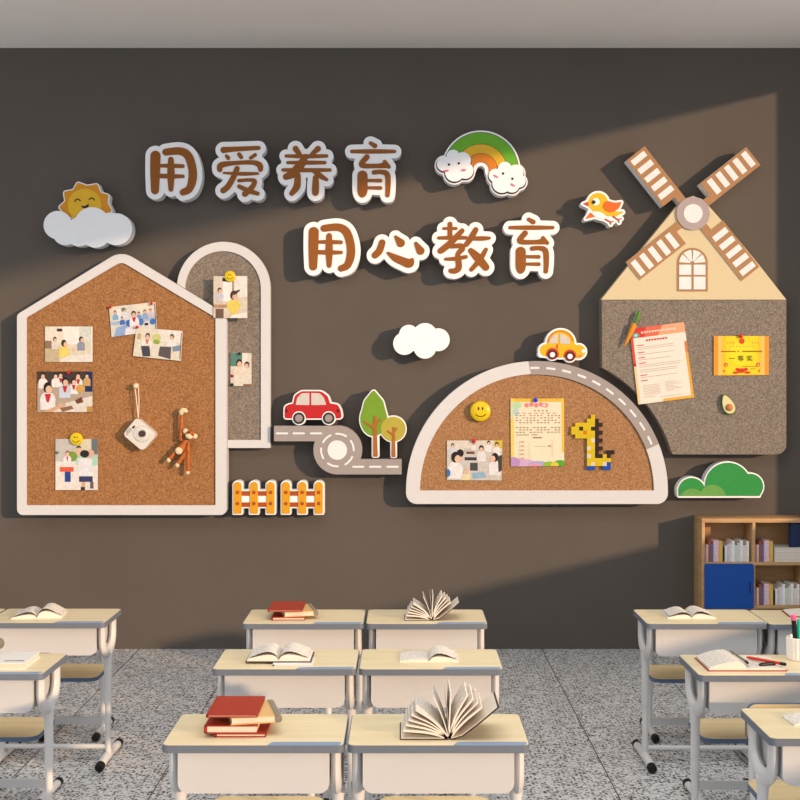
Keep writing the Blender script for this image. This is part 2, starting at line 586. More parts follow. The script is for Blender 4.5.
def Zm(ox, oy, sc):
    return lambda L: [(ox + x / sc, oy + y / sc) for x, y in L]
IDENT = lambda L: L

def solid(loops):
    """drop the holes"""
    A = [sum(L[q - 1][0] * L[q][1] - L[q][0] * L[q - 1][1] for q in range(len(L))) for L in loops]
    big = max(A, key=abs)
    return [L for L, a in zip(loops, A) if a * big > 0]

def spline(pts, n=5):
    """smooth curve through points of any dimension"""
    if len(pts) < 3: return pts
    P = [np.array(p, float) for p in pts]; out = []
    for i in range(len(P) - 1):
        a, b, c, d = P[max(i - 1, 0)], P[i], P[i + 1], P[min(i + 2, len(P) - 1)]
        for k in range(n):
            t = k / n
            out.append(tuple(0.5 * (2 * b + (c - a) * t + (2 * a - 5 * b + 4 * c - d) * t * t + (3 * b - a - 3 * c + d) * t ** 3)))
    return out + [tuple(P[-1])]

class Sign:
    """a cut-out mounted on the back wall: layers of flat board, each a part"""
    def __init__(self, name, label, cat, centre, T, zm=IDENT, group=None):
        x, z = on_wall(centre[0], centre[1], T)
        self.o = thing(name, label, cat, (x, WALL, z), 0, group)
        self.T = T; self.zm = zm
    def layer(self, name, prims, mat, t0, t1, off=0.0, parent=None, clip=None, cut=None, n=150, label=None):
        bm = bmesh.new()
        slab(bm, [self.zm(L) for L in contour(prims, off, clip, cut, n)], self.T, t0, t1)
        return obj(name, bm, M[mat], parent or self.o, label, True)
    def backing(self, prims, off, mat='white', gap=0.045, spacer=None, n=150, name='backing', cut=None):
        bm = bmesh.new()
        slab(bm, [self.zm(L) for L in solid(contour(prims, off, None, cut, n))], self.T, gap, self.T)
        sp = contour(prims, spacer if spacer is not None else off - 4 * abs(off) / 5, None, cut, 60)
        if sp: slab(bm, [self.zm(L) for L in sp], self.T, 0.0, gap)
        return obj(name, bm, M[mat], self.o, None, True)

def rpoly(pts, seg=8):
    """polygon with rounded corners: (x, y) or (x, y, radius)"""
    out = []; n = len(pts)
    for i, p in enumerate(pts):
        r = p[2] if len(p) > 2 else 0
        P = Vector(p[:2])
        if r <= 0: out.append((P.x, P.y)); continue
        a = (Vector(pts[i - 1][:2]) - P).normalized(); b = (Vector(pts[(i + 1) % n][:2]) - P).normalized()
        th = a.angle(b); d = r / math.tan(th / 2)
        c = P + (a + b).normalized() * (r / math.sin(th / 2))
        s, e = P + a * d - c, P + b * d - c
        a0 = math.atan2(s.y, s.x); a1 = math.atan2(e.y, e.x); da = (a1 - a0 + PI) % (2 * PI) - PI
        for k in range(seg + 1):
            t = a0 + da * k / seg
            out.append((c.x + r * math.cos(t), c.y + r * math.sin(t)))
    return out

def arc(cx, cy, r, a0, a1, n=40):
    """points on a circle, degrees, counter-clockwise as seen in the picture"""
    return [(cx + r * math.cos(R(a0 + (a1 - a0) * k / n)), cy - r * math.sin(R(a0 + (a1 - a0) * k / n))) for k in range(n + 1)]

# ------------------------------------------------------------------ the room
LEFT = -5.2; FRONT = -2.2
bm = bmesh.new(); box(bm, LEFT, RIGHT + 0.15, FRONT, WALL + 0.15, -0.1, 0)
struct('floor', bm, M['terrazzo'])
bm = bmesh.new(); box(bm, LEFT, RIGHT + 0.15, FRONT, WALL + 0.15, CEIL, CEIL + 0.12)
struct('ceiling', bm, M['ceiling'])
bm = bmesh.new(); box(bm, LEFT, RIGHT + 0.15, WALL, WALL + 0.15, 0, CEIL)
struct('wall_back', bm, M['wall'])
# the sunlit wall to the right: one long window; its far jamb, head and sill bound the patch of sun
WY0, WY1, WZ0, WZ1 = FRONT + 0.5, WALL - 0.81, 1.145, 4.315
bm = bmesh.new()
box(bm, RIGHT, RIGHT + 0.15, FRONT, WALL, 0, WZ0)
box(bm, RIGHT, RIGHT + 0.15, FRONT, WALL, WZ1, CEIL)
box(bm, RIGHT, RIGHT + 0.15, WY1, WALL, WZ0, WZ1)
box(bm, RIGHT, RIGHT + 0.15, FRONT, WY0, WZ0, WZ1)
struct('wall_right', bm, M['side_wall'])
bm = bmesh.new()
for y0, y1, z0, z1 in ((WY0, WY1, WZ0, WZ0 + 0.03), (WY0, WY1, WZ1 - 0.03, WZ1), (WY1 - 0.03, WY1, WZ0 + 0.03, WZ1 - 0.03), (WY0, WY0 + 0.03, WZ0 + 0.03, WZ1 - 0.03)):
    box(bm, RIGHT + 0.0, RIGHT + 0.05, y0, y1, z0, z1)
struct('window_1', bm, M['window_metal'])

# ------------------------------------------------------------------ boards on the wall
def board_layer(name, loops, T, t0, t1, mat, parent, label=None):
    bm = bmesh.new(); slab(bm, loops, T, t0, t1)
    return obj(name, bm, M[mat], parent, label, True)

house_out = rpoly([(17, 314.5, 5), (121.5, 250.6, 20), (226.5, 314.5, 5), (226.5, 515, 6), (17, 515, 6)])
house_in = rpoly([(26.5, 317.5, 1), (121.5, 261.6, 9), (215.5, 317.5, 1), (215.5, 505.3, 1), (26.5, 505.3, 1)])
x, z = on_wall(121.5, 515, 0.16)
house = thing('house_pinboard', 'house-shaped brown cork pinboard with a thick cream frame', 'pinboard', (x, WALL, z))
board_layer('frame', [house_out, house_in], 0.16, 0.04, 0.16, 'frame', house)
hc = board_layer('cork_panel', [[(p[0], p[1]) for p in house_in]], 0.16, 0.0, 0.146, 'cork', house)

arch_out = arc(223.5, 288.5, 46.7, 180, 0) + [(270.2, 448), (176.8, 448)]
arch_in = arc(223, 289, 37.9, 180, 0) + [(260.9, 440), (185.1, 440)]
x, z = on_wall(223.5, 448, 0.10)
archb = thing('arched_pinboard', 'tall round-topped grey felt pinboard half behind the house pinboard', 'pinboard', (x, WALL, z))
hs = (WALL - .16) / (WALL - .10)
house_cut = [('p', [(AX + (p[0] - AX) * hs + (.25 if p[0] > 121.5 else -.25), AY + (p[1] - AY) * hs - .25) for p in house_out])]
rim = contour([('p', arch_out)], 0, None, house_cut + [('p', arch_in)], 420)
felt_ = contour([('p', arch_in)], 0, None, house_cut, 420)
board_layer('frame', rim, 0.10, 0.035, 0.10, 'frame', archb)
board_layer('felt_panel', felt_, 0.10, 0.0, 0.088, 'felt', archb)

DC = (537, 492)
dome_out = arc(*DC, 131, 180, 0, 60) + rpoly([(668, 493), (668, 504, 11), (406, 504, 11), (406, 493)])[1:-1]
dome_in = arc(537, 491, 117, 180, 0, 60) + [(654, 490.5), (420, 490.5)]
x, z = on_wall(537, 504, 0.16)
dome = thing('dome_pinboard', 'half-round cork pinboard with a road printed along its cream rim', 'pinboard', (x, WALL, z))
fr = board_layer('frame', [dome_out, dome_in], 0.16, 0.04, 0.16, 'frame', dome)
board_layer('cork_panel', [dome_in], 0.16, 0.0, 0.147, 'cork_dome', dome)
road = board_layer('road_strip', [arc(*DC, 131, 93.6, 21.6) + arc(*DC, 117.4, 21.2, 92.6)], 0.16, 0.158, 0.163, 'road', fr, 'grey road strip with white dashes')
bm = bmesh.new()
for k in range(10):
    a = 91.0 - k * 7.38
    slab(bm, [arc(*DC, 125.2, a + 2.1, a - 2.1, 4) + arc(*DC, 123.1, a - 2.1, a + 2.1, 4)], 0.163, 0.162, 0.165)
me_d = bm
dashes = obj('lane_marking', me_d, M['road_white'], road, 'white lane dashes', True) if False else None
if dashes is None:
    # the dashes belong to the strip: second material on the same part
    bmesh.ops.translate(bm, verts=bm.verts[:], vec=-root_offset(road))
    bmesh.ops.recalc_face_normals(bm, faces=bm.faces[:])
    for f in bm.faces: f.material_index = 1
    bm.from_mesh(road.data); bm.to_mesh(road.data); bm.free()
    road.data.materials.append(M['road_white'])

# windmill board: felt body, cream roof, four blades, hub, window
zw = Zm(590, 130, 3.81)
mill_felt = rpoly([(601.8, 299), (786.3, 299), (786.3, 454.4, 10), (673, 454.4)]) + arc(*DC, 140.5, 15.6, 62.3, 24)[1:]
x, z = on_wall(694, 454, 0.14)
mill = thing('windmill_pinboard', 'windmill-shaped pinboard, cream gable over grey felt', 'pinboard', (x, WALL, z))
board_layer('felt_panel', [mill_felt], 0.14, 0.0, 0.14, 'felt', mill)
roof_pts = [(601.3, 299.6), (640, 251.2), (676.6, 206.5), (684, 199), (693, 196), (702, 199), (711, 208.5), (737, 238), (760, 266), (786.3, 299.6)]
board_layer('gable', [roof_pts], 0.15, 0.045, 0.15, 'roof_cream', mill)
H = Vector((393, 318))
for q in range(4):
    U = Vector((0.785, -0.62)); V = Vector((-0.62, -0.785))
    for _ in range(q): U, V = Vector((U.y, -U.x)), Vector((V.y, -V.x))
    P = lambda u, v: tuple(H + U * u + V * v)
    Q = lambda u0, u1, v0, v1: zw([P(u0, v0), P(u1, v0), P(u1, v1), P(u0, v1)])
    shape_ = zw([P(45, -14), P(316, -14), P(316, 73), P(92, 73), P(92, 16), P(45, 16)])
    up = q < 2
    b = board_layer('blade', [shape_], 0.16, 0.05 if up else 0.148, 0.156, 'white', mill, 'brown slatted blade on a white board')
    board_layer('blade_face', [shape_], 0.16, 0.155, 0.159, 'blade', b, 'brown face')
    for k in range(5):
        u = 127 + 41.5 * k
        board_layer('slot', [Q(u - 11.5, u + 11.5, 0, 64)], 0.16, 0.158, 0.1605, 'road_white', b, 'white slot')
board_layer('hub_disc', [zw([(393 + 63 * math.cos(2 * PI * k / 48), 318 + 63 * math.sin(2 * PI * k / 48)) for k in range(48)])], 0.165, 0.14, 0.165, 'hub_mauve', mill)
board_layer('hub_centre', [zw([(393 + 36 * math.cos(2 * PI * k / 40), 318 + 36 * math.sin(2 * PI * k / 40)) for k in range(40)])], 0.168, 0.16, 0.168, 'road_white', mill)
wf = board_layer('window_frame', [zw(arc(390, 508, 59, 180, 0, 24) + [(449, 615), (331, 615)])], 0.153, 0.148, 0.153, 'blade', mill)
panes = [[(340, 513), (386, 513), (386, 552), (340, 552)], [(395, 513), (440, 513), (440, 552), (395, 552)],
         [(340, 559), (386, 559), (386, 607), (340, 607)], [(395, 559), (440, 559), (440, 607), (395, 607)]]
for a0, a1 in ((4, 42), (48, 86), (94, 132), (138, 176)):
    panes.append(arc(390, 507, 50, a0, a1, 8) + arc(390, 507, 8, a1, a0, 3))
for p in panes:
    board_layer('pane', [zw(p)], 0.156, 0.152, 0.156, 'road_white', wf)

# ------------------------------------------------------------------ lettering: eight characters in two rows
za, zb, zc, zd = Zm(130, 120, 5.714), Zm(265, 120, 5.714), Zm(290, 200, 5.714), Zm(425, 200, 5.714)
YONG = [[(146, 205, 29), (144, 300, 28), (143, 402, 23)], [(205, 184, 20), (285, 178, 22), (332, 205, 24), (356, 275, 24), (357, 340, 24), (338, 395, 21), (303, 413, 19)],
        [(234, 227, 16), (234, 310, 21), (234, 396, 14)], [(165, 262, 9), (230, 262, 12), (302, 264, 11)], [(165, 320, 13), (240, 322, 13), (303, 322, 10)]]
AI = [[(535, 172, 18), (600, 167, 14), (735, 160, 12)], [(551, 205, 9), (561, 217, 12)], [(624, 197, 12), (635, 212, 12)], [(716, 199, 10), (690, 217, 10)],
      [(513, 284, 15), (522, 258, 17), (600, 246, 12), (700, 243, 13), (740, 258, 17), (746, 283, 14)], [(535, 303, 6), (640, 308, 11), (730, 306, 8)],
      [(612, 278, 15), (590, 330, 16), (560, 380, 17), (533, 403, 17)], [(622, 347, 10), (680, 343, 10), (712, 350, 13), (697, 385, 15), (657, 423, 17)], [(624, 380, 12), (670, 402, 14), (729, 421, 12)]]
YANG = [[(175, 165, 17), (197, 195, 13)], [(303, 165, 17), (268, 195, 11)], [(120, 206, 9), (235, 208, 12), (352, 206, 10)], [(130, 244, 9), (235, 244, 12), (342, 244, 10)],
        [(103, 286, 10), (235, 287, 12), (371, 286, 10)], [(232, 210, 16), (200, 262, 25), (160, 305, 25), (120, 325, 18)], [(285, 295, 14), (320, 322, 15), (352, 341, 10)],
        [(187, 318, 17), (182, 380, 20), (152, 420, 14)], [(290, 332, 17), (289, 380, 20), (288, 415, 19)]]
YU = [[(603, 133, 11), (628, 148, 14)], [(496, 180, 10), (615, 180, 13), (740, 180, 10)], [(582, 212, 16), (552, 258, 15), (640, 263, 13), (690, 258, 18)], [(684, 240, 12), (708, 268, 11)],
      [(557, 318, 29), (557, 400, 29), (556, 424, 20)], [(622, 300, 13), (662, 297, 13), (698, 312, 16), (703, 380, 15), (700, 430, 13)], [(588, 346, 9), (660, 347, 11)], [(588, 388, 9), (660, 389, 11)]]
XIN = [[(527, 244, 19), (511, 290, 20), (486, 316, 19)], [(604, 211, 9), (632, 245, 25)], [(720, 249, 11), (745, 290, 24)], [(560, 303, 8), (600, 330, 20), (650, 352, 24), (682, 362, 25), (698, 342, 11)]]
JIAO = [[(106, 163, 8), (178, 163, 9)], [(143, 138, 14), (143, 205, 14)], [(78, 217, 9), (150, 216, 12), (235, 216, 10)], [(212, 176, 14), (150, 242, 18), (98, 285, 18), (86, 292, 15)],
        [(150, 266, 12), (205, 262, 15), (213, 280, 16), (190, 306, 14), (190, 335, 17), (193, 385, 18), (172, 405, 16), (148, 405, 14)], [(118, 338, 9), (180, 335, 12), (234, 325, 11)],
        [(290, 170, 15), (265, 215, 17), (236, 255, 14)], [(270, 220, 12), (330, 220, 13), (367, 218, 9)], [(348, 284, 12), (315, 340, 15), (265, 398, 12)], [(262, 290, 16), (300, 328, 24), (347, 384, 21)]]

def character(strokes, zm, shift, label):
    pr = [('k', spline([(x + shift[0], y + shift[1], r) for x, y, r in s])) for s in strokes]
    xs = [q[0] for p in pr for q in p[1]]; ys = [q[1] for p in pr for q in p[1]]
    c = zm([((min(xs) + max(xs)) / 2, max(ys))])[0]
    s = Sign('character_sign', label, 'character sign', c, 0.155, zm, 'raised characters of the wall slogan')
    s.backing(pr, 29, spacer=8, n=130)
    s.layer('character_face', pr, 'letter', 0.15, 0.160, n=190, label='brown raised strokes')
character(YONG, za, (0, 0), 'brown 用 on a white backing, first character of the upper row')
character(AI, za, (0, 0), 'brown 爱 on a white backing, second character of the upper row')
character(YANG, zb, (0, 0), 'brown 养 on a white backing, third character of the upper row')
character(YU, zb, (0, 0), 'brown 育 on a white backing, ending the upper row left of the rainbow')
character(YONG, zc, (-10, -22), 'brown 用 on a white backing, first character of the lower row')
character(XIN, zc, (0, 0), 'brown 心 on a white backing, low wide character in the lower row')
character(JIAO, zd, (0, 0), 'brown 教 on a white backing, third character of the lower row')
character(YU, zd, (-10, -22), 'brown 育 on a white backing, ending the lower row near the bird')

# ------------------------------------------------------------------ sun behind a cloud
s = Sign('sun_cloud_sign', 'smiling orange sun rising behind a white cloud, cut-out sign at top left', 'wall sign', (90, 248), 0.16, Zm(35, 170, 7.27))
sunp = [('p', rpoly([(168, 266, 10), (214, 224, 14), (203, 155, 14), (272, 142, 14), (303, 86, 14), (374, 112, 14), (447, 98, 14), (470, 160, 14), (529, 178, 14), (522, 236, 14), (552, 292, 10), (500, 340), (230, 340)]))]
cloud = [('c', 165, 400, 103), ('c', 220, 455, 92), ('c', 415, 400, 130), ('c', 440, 452, 112), ('c', 590, 430, 116), ('c', 545, 420, 110), ('c', 320, 450, 105)]
s.layer('sun_board', sunp, 'white', 0.045, 0.135, off=9)
s.layer('sun_rays', sunp, 'sun_orange', 0.13, 0.140)
sf = s.layer('sun_face', [('c', 357, 255, 122)], 'sun_yellow', 0.138, 0.143)
def arc_stroke(cx, cy, r, a0, a1, w, n=8):
    return ('k', [(x, y, w) for x, y in arc(cx, cy, r, a0, a1, n)])
s.layer('eye', [arc_stroke(306, 228, 19, 20, 170, 4)], 'face_dark', 0.142, 0.146, parent=sf, n=60)
s.layer('eye', [arc_stroke(408, 220, 19, 10, 160, 4)], 'face_dark', 0.142, 0.146, parent=sf, n=60)
s.layer('mouth', [('p', [(330, 258), (358, 260), (388, 242), (384, 266), (362, 278), (340, 272)])], 'face_dark', 0.142, 0.146, parent=sf, n=60)
bm = bmesh.new()
slab(bm, [s.zm(L) for L in contour(cloud)], 0.16, 0.05, 0.16)
slab(bm, [s.zm(L) for L in contour(cloud, -40)], 0.16, 0.0, 0.05)
obj('cloud', bm, M['white'], s.o, None, True)

# ------------------------------------------------------------------ rainbow with two cloud faces
zr = Zm(425, 120, 7.27)
s = Sign('rainbow_sign', 'green, yellow and orange rainbow sign between two blushing clouds', 'wall sign', (483, 198), 0.155, zr)
lc = [('c', 205, 272, 50), ('c', 275, 300, 60), ('c', 293, 375, 60), ('c', 215, 385, 70), ('c', 140, 325, 55), ('c', 210, 330, 80)]
rc = [('c', 580, 362, 52), ('c', 660, 388, 58), ('c', 685, 450, 48), ('c', 632, 480, 55), ('c', 560, 465, 72), ('c', 512, 410, 50), ('c', 600, 420, 80)]
C0 = (406, 364)
above = [('p', [(-200, 240), (1000, 480), (1000, -300), (-200, -300)])]
arcs = [('c', *C0, 276)]
bm = bmesh.new()
dome_clip = contour([('c', *C0, 290)], 0, above, [('c', *C0, 44)], 200)
# one silhouette: arch and clouds together
full = lc + rc
def silhouette(off, n=200):
    ringp = []
    for a in range(-6, 169, 3):
        for rr in (75, 120, 165, 210, 245):
            ringp.append(('c', C0[0] + rr * math.cos(R(a)), C0[1] - rr * math.sin(R(a)), 30))
    return contour(full + ringp, off, None, None, n)
slab(bm, [zr(L) for L in silhouette(14)], 0.155, 0.045, 0.15)
slab(bm, [zr(L) for L in silhouette(-20, 80)], 0.155, 0.0, 0.045)
obj('backing', bm, M['white'], s.o, None, True)
s.layer('outline', [('c', *C0, 277)], 'outline', 0.148, 0.1515, clip=above, cut=[('c', *C0, 57)], n=200, label='dark outline')
for r1, r0, m in ((273, 191, 'rain_green'), (188, 124, 'rain_yellow'), (121, 60, 'rain_orange')):
    s.layer('rainbow_band', [('c', *C0, r1)], m, 0.150, 0.1535, clip=above, cut=[('c', *C0, r0)], n=180, label={'rain_green': 'outer green band', 'rain_yellow': 'middle yellow band', 'rain_orange': 'inner orange band'}[m])
for pr, eyes, cheeks in ((lc, ((174, 325), (245, 316)), ((153, 371, -5), (279, 366, -5))), (rc, ((567, 390), (635, 428)), ((514, 411, 28), (636, 474, 28)))):
    s.layer('cloud_outline', pr, 'outline', 0.150, 0.1555, off=4)
    sh = [(p[0], p[1], p[2] - 6, p[3] - 1) for p in pr]
    cl = s.layer('cloud_face', sh, 'white', 0.154, 0.160)
    for ex, ey in eyes: s.layer('eye', [('c', ex, ey, 9)], 'face_dark', 0.159, 0.1625, parent=cl, n=40)
    for cx, cy, ra in cheeks: s.layer('cheek', [('e', cx, cy, 21, 8, ra)], 'pink', 0.159, 0.162, parent=cl, n=40)

# ------------------------------------------------------------------ bird
s = Sign('bird_sign', 'little yellow bird cut-out with orange wing left of the windmill', 'wall sign', (603, 228), 0.155, Zm(570, 180, 11.43))
body = [('c', 322, 260, 112), ('k', [(350, 320, 75), (430, 365, 50), (520, 390, 28), (598, 368, 10)])]
beak = [('p', [(148, 272), (206, 248), (212, 302)])]
wing = [('p', rpoly([(374, 300, 20), (392, 256, 20), (430, 240, 20), (515, 262, 40), (590, 250, 4), (560, 322, 30), (508, 362, 20), (450, 372, 20), (400, 345, 20)]))]
fin = [('p', [(178, 446), (232, 372), (288, 420)])]
belly = [('e', 330, 400, 80, 34, 18), ('c', 380, 420, 26)]
leg1 = [('k', [(402, 448, 8), (460, 480, 8), (492, 476, 6)]), ('k', [(460, 480, 8), (466, 506, 6)])]
leg2 = [('k', [(492, 418, 8), (548, 455, 8), (586, 442, 6)]), ('k', [(548, 455, 8), (562, 484, 6)])]
s.backing(body + beak + wing + fin + belly + leg1 + leg2, 24, spacer=-10)
s.layer('body', body, 'bird_yellow', 0.15, 0.158)
s.layer('belly', belly, 'white', 0.156, 0.160, label='white belly')
s.layer('chest_feather', fin, 'wing', 0.156, 0.161, label='orange lower feather')
s.layer('wing', wing, 'wing', 0.156, 0.162, label='orange wing')
s.layer('beak', beak, 'beak', 0.156, 0.161, label='red beak')
e = s.layer('eye', [('c', 296, 250, 42)], 'white', 0.157, 0.161)
s.layer('pupil', [('c', 269, 254, 22)], 'face_dark', 0.160, 0.163, parent=e, n=50)
s.layer('leg', leg1, 'rail', 0.154, 0.160, n=80)
s.layer('leg', leg2, 'rail', 0.154, 0.160, n=80)

# ------------------------------------------------------------------ plain cloud
cl = [('c', 245, 335, 113), ('c', 288, 245, 97), ('c', 450, 252, 122), ('c', 450, 372, 114), ('c', 583, 297, 114), ('c', 390, 300, 120), ('c', 510, 290, 105)]
bm = bmesh.new(); zc8 = Zm(380, 310, 10)
slab(bm, [zc8(L) for L in contour(cl)], 0.155, 0.05, 0.155); slab(bm, [zc8(L) for L in contour(cl, -60)], 0.155, 0, 0.05)
single('cloud_sign', bm, M['white'], 'small plain white cloud cut-out above the two trees', 'wall sign')

# ------------------------------------------------------------------ red car, roundabout road, trees, fences
zk = Zm(265, 370, 5.333)
s = Sign('car_sign', 'red car cut-out parked on the roundabout road', 'wall sign', (309, 423), 0.155, zk)
low = [('p', rpoly([(104, 258, 12), (106, 195, 18), (128, 183, 10), (150, 180, 6), (160, 135, 30), (195, 113, 30), (300, 113, 40), (335, 140, 30), (347, 178, 8), (388, 184, 22), (404, 215, 18), (410, 258, 12)]))]
wheels = [('c', 181, 257, 31), ('c', 340, 257, 31)]
s.backing(low + wheels, 7, spacer=-14)
cb = s.layer('car_body', low, 'red', 0.15, 0.158)
s.layer('car_window', [('p', rpoly([(164, 186, 4), (172, 148, 16), (196, 124, 16), (237, 122, 3), (237, 187, 3)]))], 'glass_print', 0.157, 0.160)
s.layer('car_window', [('p', rpoly([(247, 187, 3), (247, 122, 3), (292, 124, 16), (314, 146, 16), (327, 186, 4)]))], 'glass_print', 0.157, 0.160)
for w in wheels:
    s.layer('wheel_arch', [('c', w[1], w[2] - 1, 36)], 'white', 0.150, 0.1595)
    wh = s.layer('wheel', [w], 'tyre', 0.158, 0.1625, n=90)
    s.layer('hubcap', [('c', w[1], w[2], 20)], 'hub', 0.162, 0.165, parent=wh, n=70)
s.layer('headlamp', [('p', [(384, 207), (394, 212), (392, 228), (383, 222)])], 'face_dark', 0.157, 0.160, n=40)
s.layer('tail_lamp', [('p', [(110, 207), (121, 213), (119, 228), (110, 224)])], 'face_dark', 0.157, 0.160, n=40)

s = Sign('road_sign', 'grey road with a roundabout, wall cut-out below the red car', 'wall sign', (337, 474), 0.15, zk)
rd = [('rr', 48, 298, 400, 380, 2), ('c', 388, 427, 130), ('rr', 380, 476, 729, 557, 2)]
s.backing(rd, 0, 'road', spacer=-20, name='road_board', n=200)
s.layer('island', [('c', 385, 427, 52)], 'road_white', 0.149, 0.154, label='white roundabout island')
dash = [[(62, 338), (118, 338)], [(152, 338), (208, 338)], [(245, 338), (299, 338)], [(470, 516), (524, 516)], [(560, 516), (616, 516)], [(652, 516), (708, 516)]]
for a in (76, 17, -43, -107, -168, 133):
    c = arc(386, 427, 87, a + 18, a - 18, 6); dash.append(c)
for d in dash:
    s.layer('road_dash', [('k', [(p[0], p[1], 5) for p in d])], 'road_white', 0.149, 0.1525, n=80)

s = Sign('tree_sign', 'two joined green and olive trees cut-out standing on the road', 'wall sign', (385, 458), 0.155, zk)
t1 = [('e', 580, 262, 72, 90), ('p', rpoly([(579, 104, 10), (630, 165, 40), (654, 258, 30), (508, 258, 30), (530, 165, 40)]))]
t2 = [('c', 684, 315, 66)]
k1 = [('rr', 575, 245, 604, 462, 4)]; k2 = [('rr', 674, 300, 698, 464, 4)]
s.backing(t1 + t2 + k1 + k2, 6, spacer=-14, n=200)
s.layer('tree_crown', t1, 'green', 0.15, 0.158, label='tall pointed green crown')
s.layer('trunk', [('p', [(578, 245), (594, 245), (602, 462), (577, 462)]), ('k', [(529, 275, 5), (586, 312, 7)]), ('k', [(617, 263, 5), (590, 292, 6)])], 'trunk', 0.157, 0.162)
s.layer('tree_crown', t2, 'olive', 0.15, 0.160, label='small round olive crown')
s.layer('trunk', [('p', [(679, 305), (692, 305), (697, 464), (675, 464)]), ('k', [(654, 326, 5), (684, 346, 6)]), ('k', [(702, 312, 5), (688, 330, 5)])], 'trunk', 0.159, 0.163)

zf = Zm(225, 470, 7.27)
for posts, lab in (((92, 211, 332), 'yellow picket fence cut-out nearest the house pinboard'), ((443, 562, 682), 'yellow picket fence cut-out further right, below the roundabout')):
    s = Sign('fence_sign', lab, 'wall sign', (225 + posts[1] / 7.27, 514), 0.15, zf, 'picket fence cut-outs')
    pp = [('p', arc(p, 115, 29, 180, 0, 12) + [(p + 29, 316), (p - 29, 316)]) for p in posts]
    rails = [('rr', posts[0], 153, posts[2], 187, 1), ('rr', posts[0], 235, posts[2], 268, 1)]
    s.backing(pp + rails + [('rr', posts[0], 153, posts[2], 268, 1)], 10, spacer=-14, n=170)
    for r_ in rails: s.layer('rail', [r_], 'rail', 0.145, 0.154, n=120)
    for q, p_ in zip(posts, pp):
        pk = s.layer('picket', [p_], 'fence', 0.148, 0.158, n=100)
        for y in (162, 243): s.layer('knob', [('c', q, y, 13)], 'rail', 0.157, 0.161, parent=pk, n=36)

# ------------------------------------------------------------------ bush and yellow car
s = Sign('bush_sign', 'flat-bottomed green bush cut-out under the windmill board', 'wall sign', (720, 497), 0.14, Zm(665, 450, 7.27))
bushp = [('c', 195, 300, 97), ('c', 458, 258, 166), ('c', 622, 265, 92), ('rr', 100, 270, 690, 340, 6)]
clipb = [('p', [(0, -100), (900, -100), (900, 334), (0, 334)])]
bm = bmesh.new()
slab(bm, [s.zm(L) for L in contour(bushp, 10, [('p', [(0, -100), (900, -100), (900, 348), (0, 348)])])], 0.14, 0.045, 0.135)
slab(bm, [s.zm(L) for L in contour(bushp, -30, clipb, None, 60)], 0.14, 0.0, 0.045)
obj('backing', bm, M['white'], s.o, None, True)
s.layer('leaf_mass', bushp, 'bush', 0.133, 0.140, clip=clipb)
s.layer('pale_leaf', [('c', 195, 378, 97), ('c', 345, 352, 99)], 'bush_light', 0.138, 0.143, clip=[('p', [(112, -100), (900, -100), (900, 333), (112, 333)])], label='pale green lobes along the base')

s = Sign('car_sign', 'small yellow car cut-out on top of the dome pinboard', 'wall sign', (562, 363), 0.155, Zm(530, 320, 12.3))
bodyp = [('c', 378, 292, 172), ('c', 195, 372, 74), ('c', 598, 388, 84), ('p', [(195, 300), (560, 300), (600, 330), (600, 468), (195, 440)])]
wl = [('c', 275, 425, 62), ('c', 491, 446, 62)]
s.backing(bodyp + [('c', w[1], w[2] - 3, 60) for w in wl] + [('c', 140, 420, 22)], 22, spacer=-30)
s.layer('car_body', bodyp, 'yellow', 0.15, 0.158)
s.layer('roof_trim', [arc_stroke(375, 295, 158, 14, 170, 9, 20)], 'orange', 0.157, 0.160, label='orange roof edge')
s.layer('car_window', [('p', rpoly([(230, 290, 8), (246, 238, 20), (292, 184, 20), (342, 166, 4), (336, 286, 4)]))], 'glass_print', 0.157, 0.161)
s.layer('car_window', [('p', rpoly([(366, 290, 4), (368, 166, 4), (432, 184, 20), (482, 234, 20), (498, 298, 8)]))], 'glass_print', 0.157, 0.161)
s.layer('door_handle', [('k', [(335, 308, 10), (332, 350, 8)])], 'beak', 0.157, 0.161, n=50)
for w in wl:
    s.layer('wheel_arch', [('c', w[1], w[2] - 4, 80)], 'beak', 0.157, 0.1595, clip=bodyp, label='orange wheel arch')
    wh = s.layer('wheel', [w], 'maroon', 0.158, 0.163, n=70)
    s.layer('hubcap', [('c', w[1], w[2] + 2, 32)], 'white', 0.162, 0.165, parent=wh, n=60)
s.layer('headlamp', [('c', 655, 382, 22)], 'white', 0.157, 0.161, n=50)
s.layer('bumper', [('e', 614, 440, 24, 13, -15)], 'pink', 0.157, 0.161, n=50)

# ------------------------------------------------------------------ photographs and papers pinned to the boards
def clip_unit(pts):
    for ax, lim, s in ((0, 0, 1), (0, 1, -1), (1, 0, 1), (1, 1, -1)):
        out = []
        for i in range(len(pts)):
            a, b = pts[i - 1], pts[i]
            ia, ib = (a[ax] - lim) * s >= 0, (b[ax] - lim) * s >= 0
            if ia != ib:
                t = (lim - a[ax]) / (b[ax] - a[ax])
                out.append((a[0] + t * (b[0] - a[0]), a[1] + t * (b[1] - a[1])))
            if ib: out.append(b)
        pts = out
        if not pts: return []
    return pts

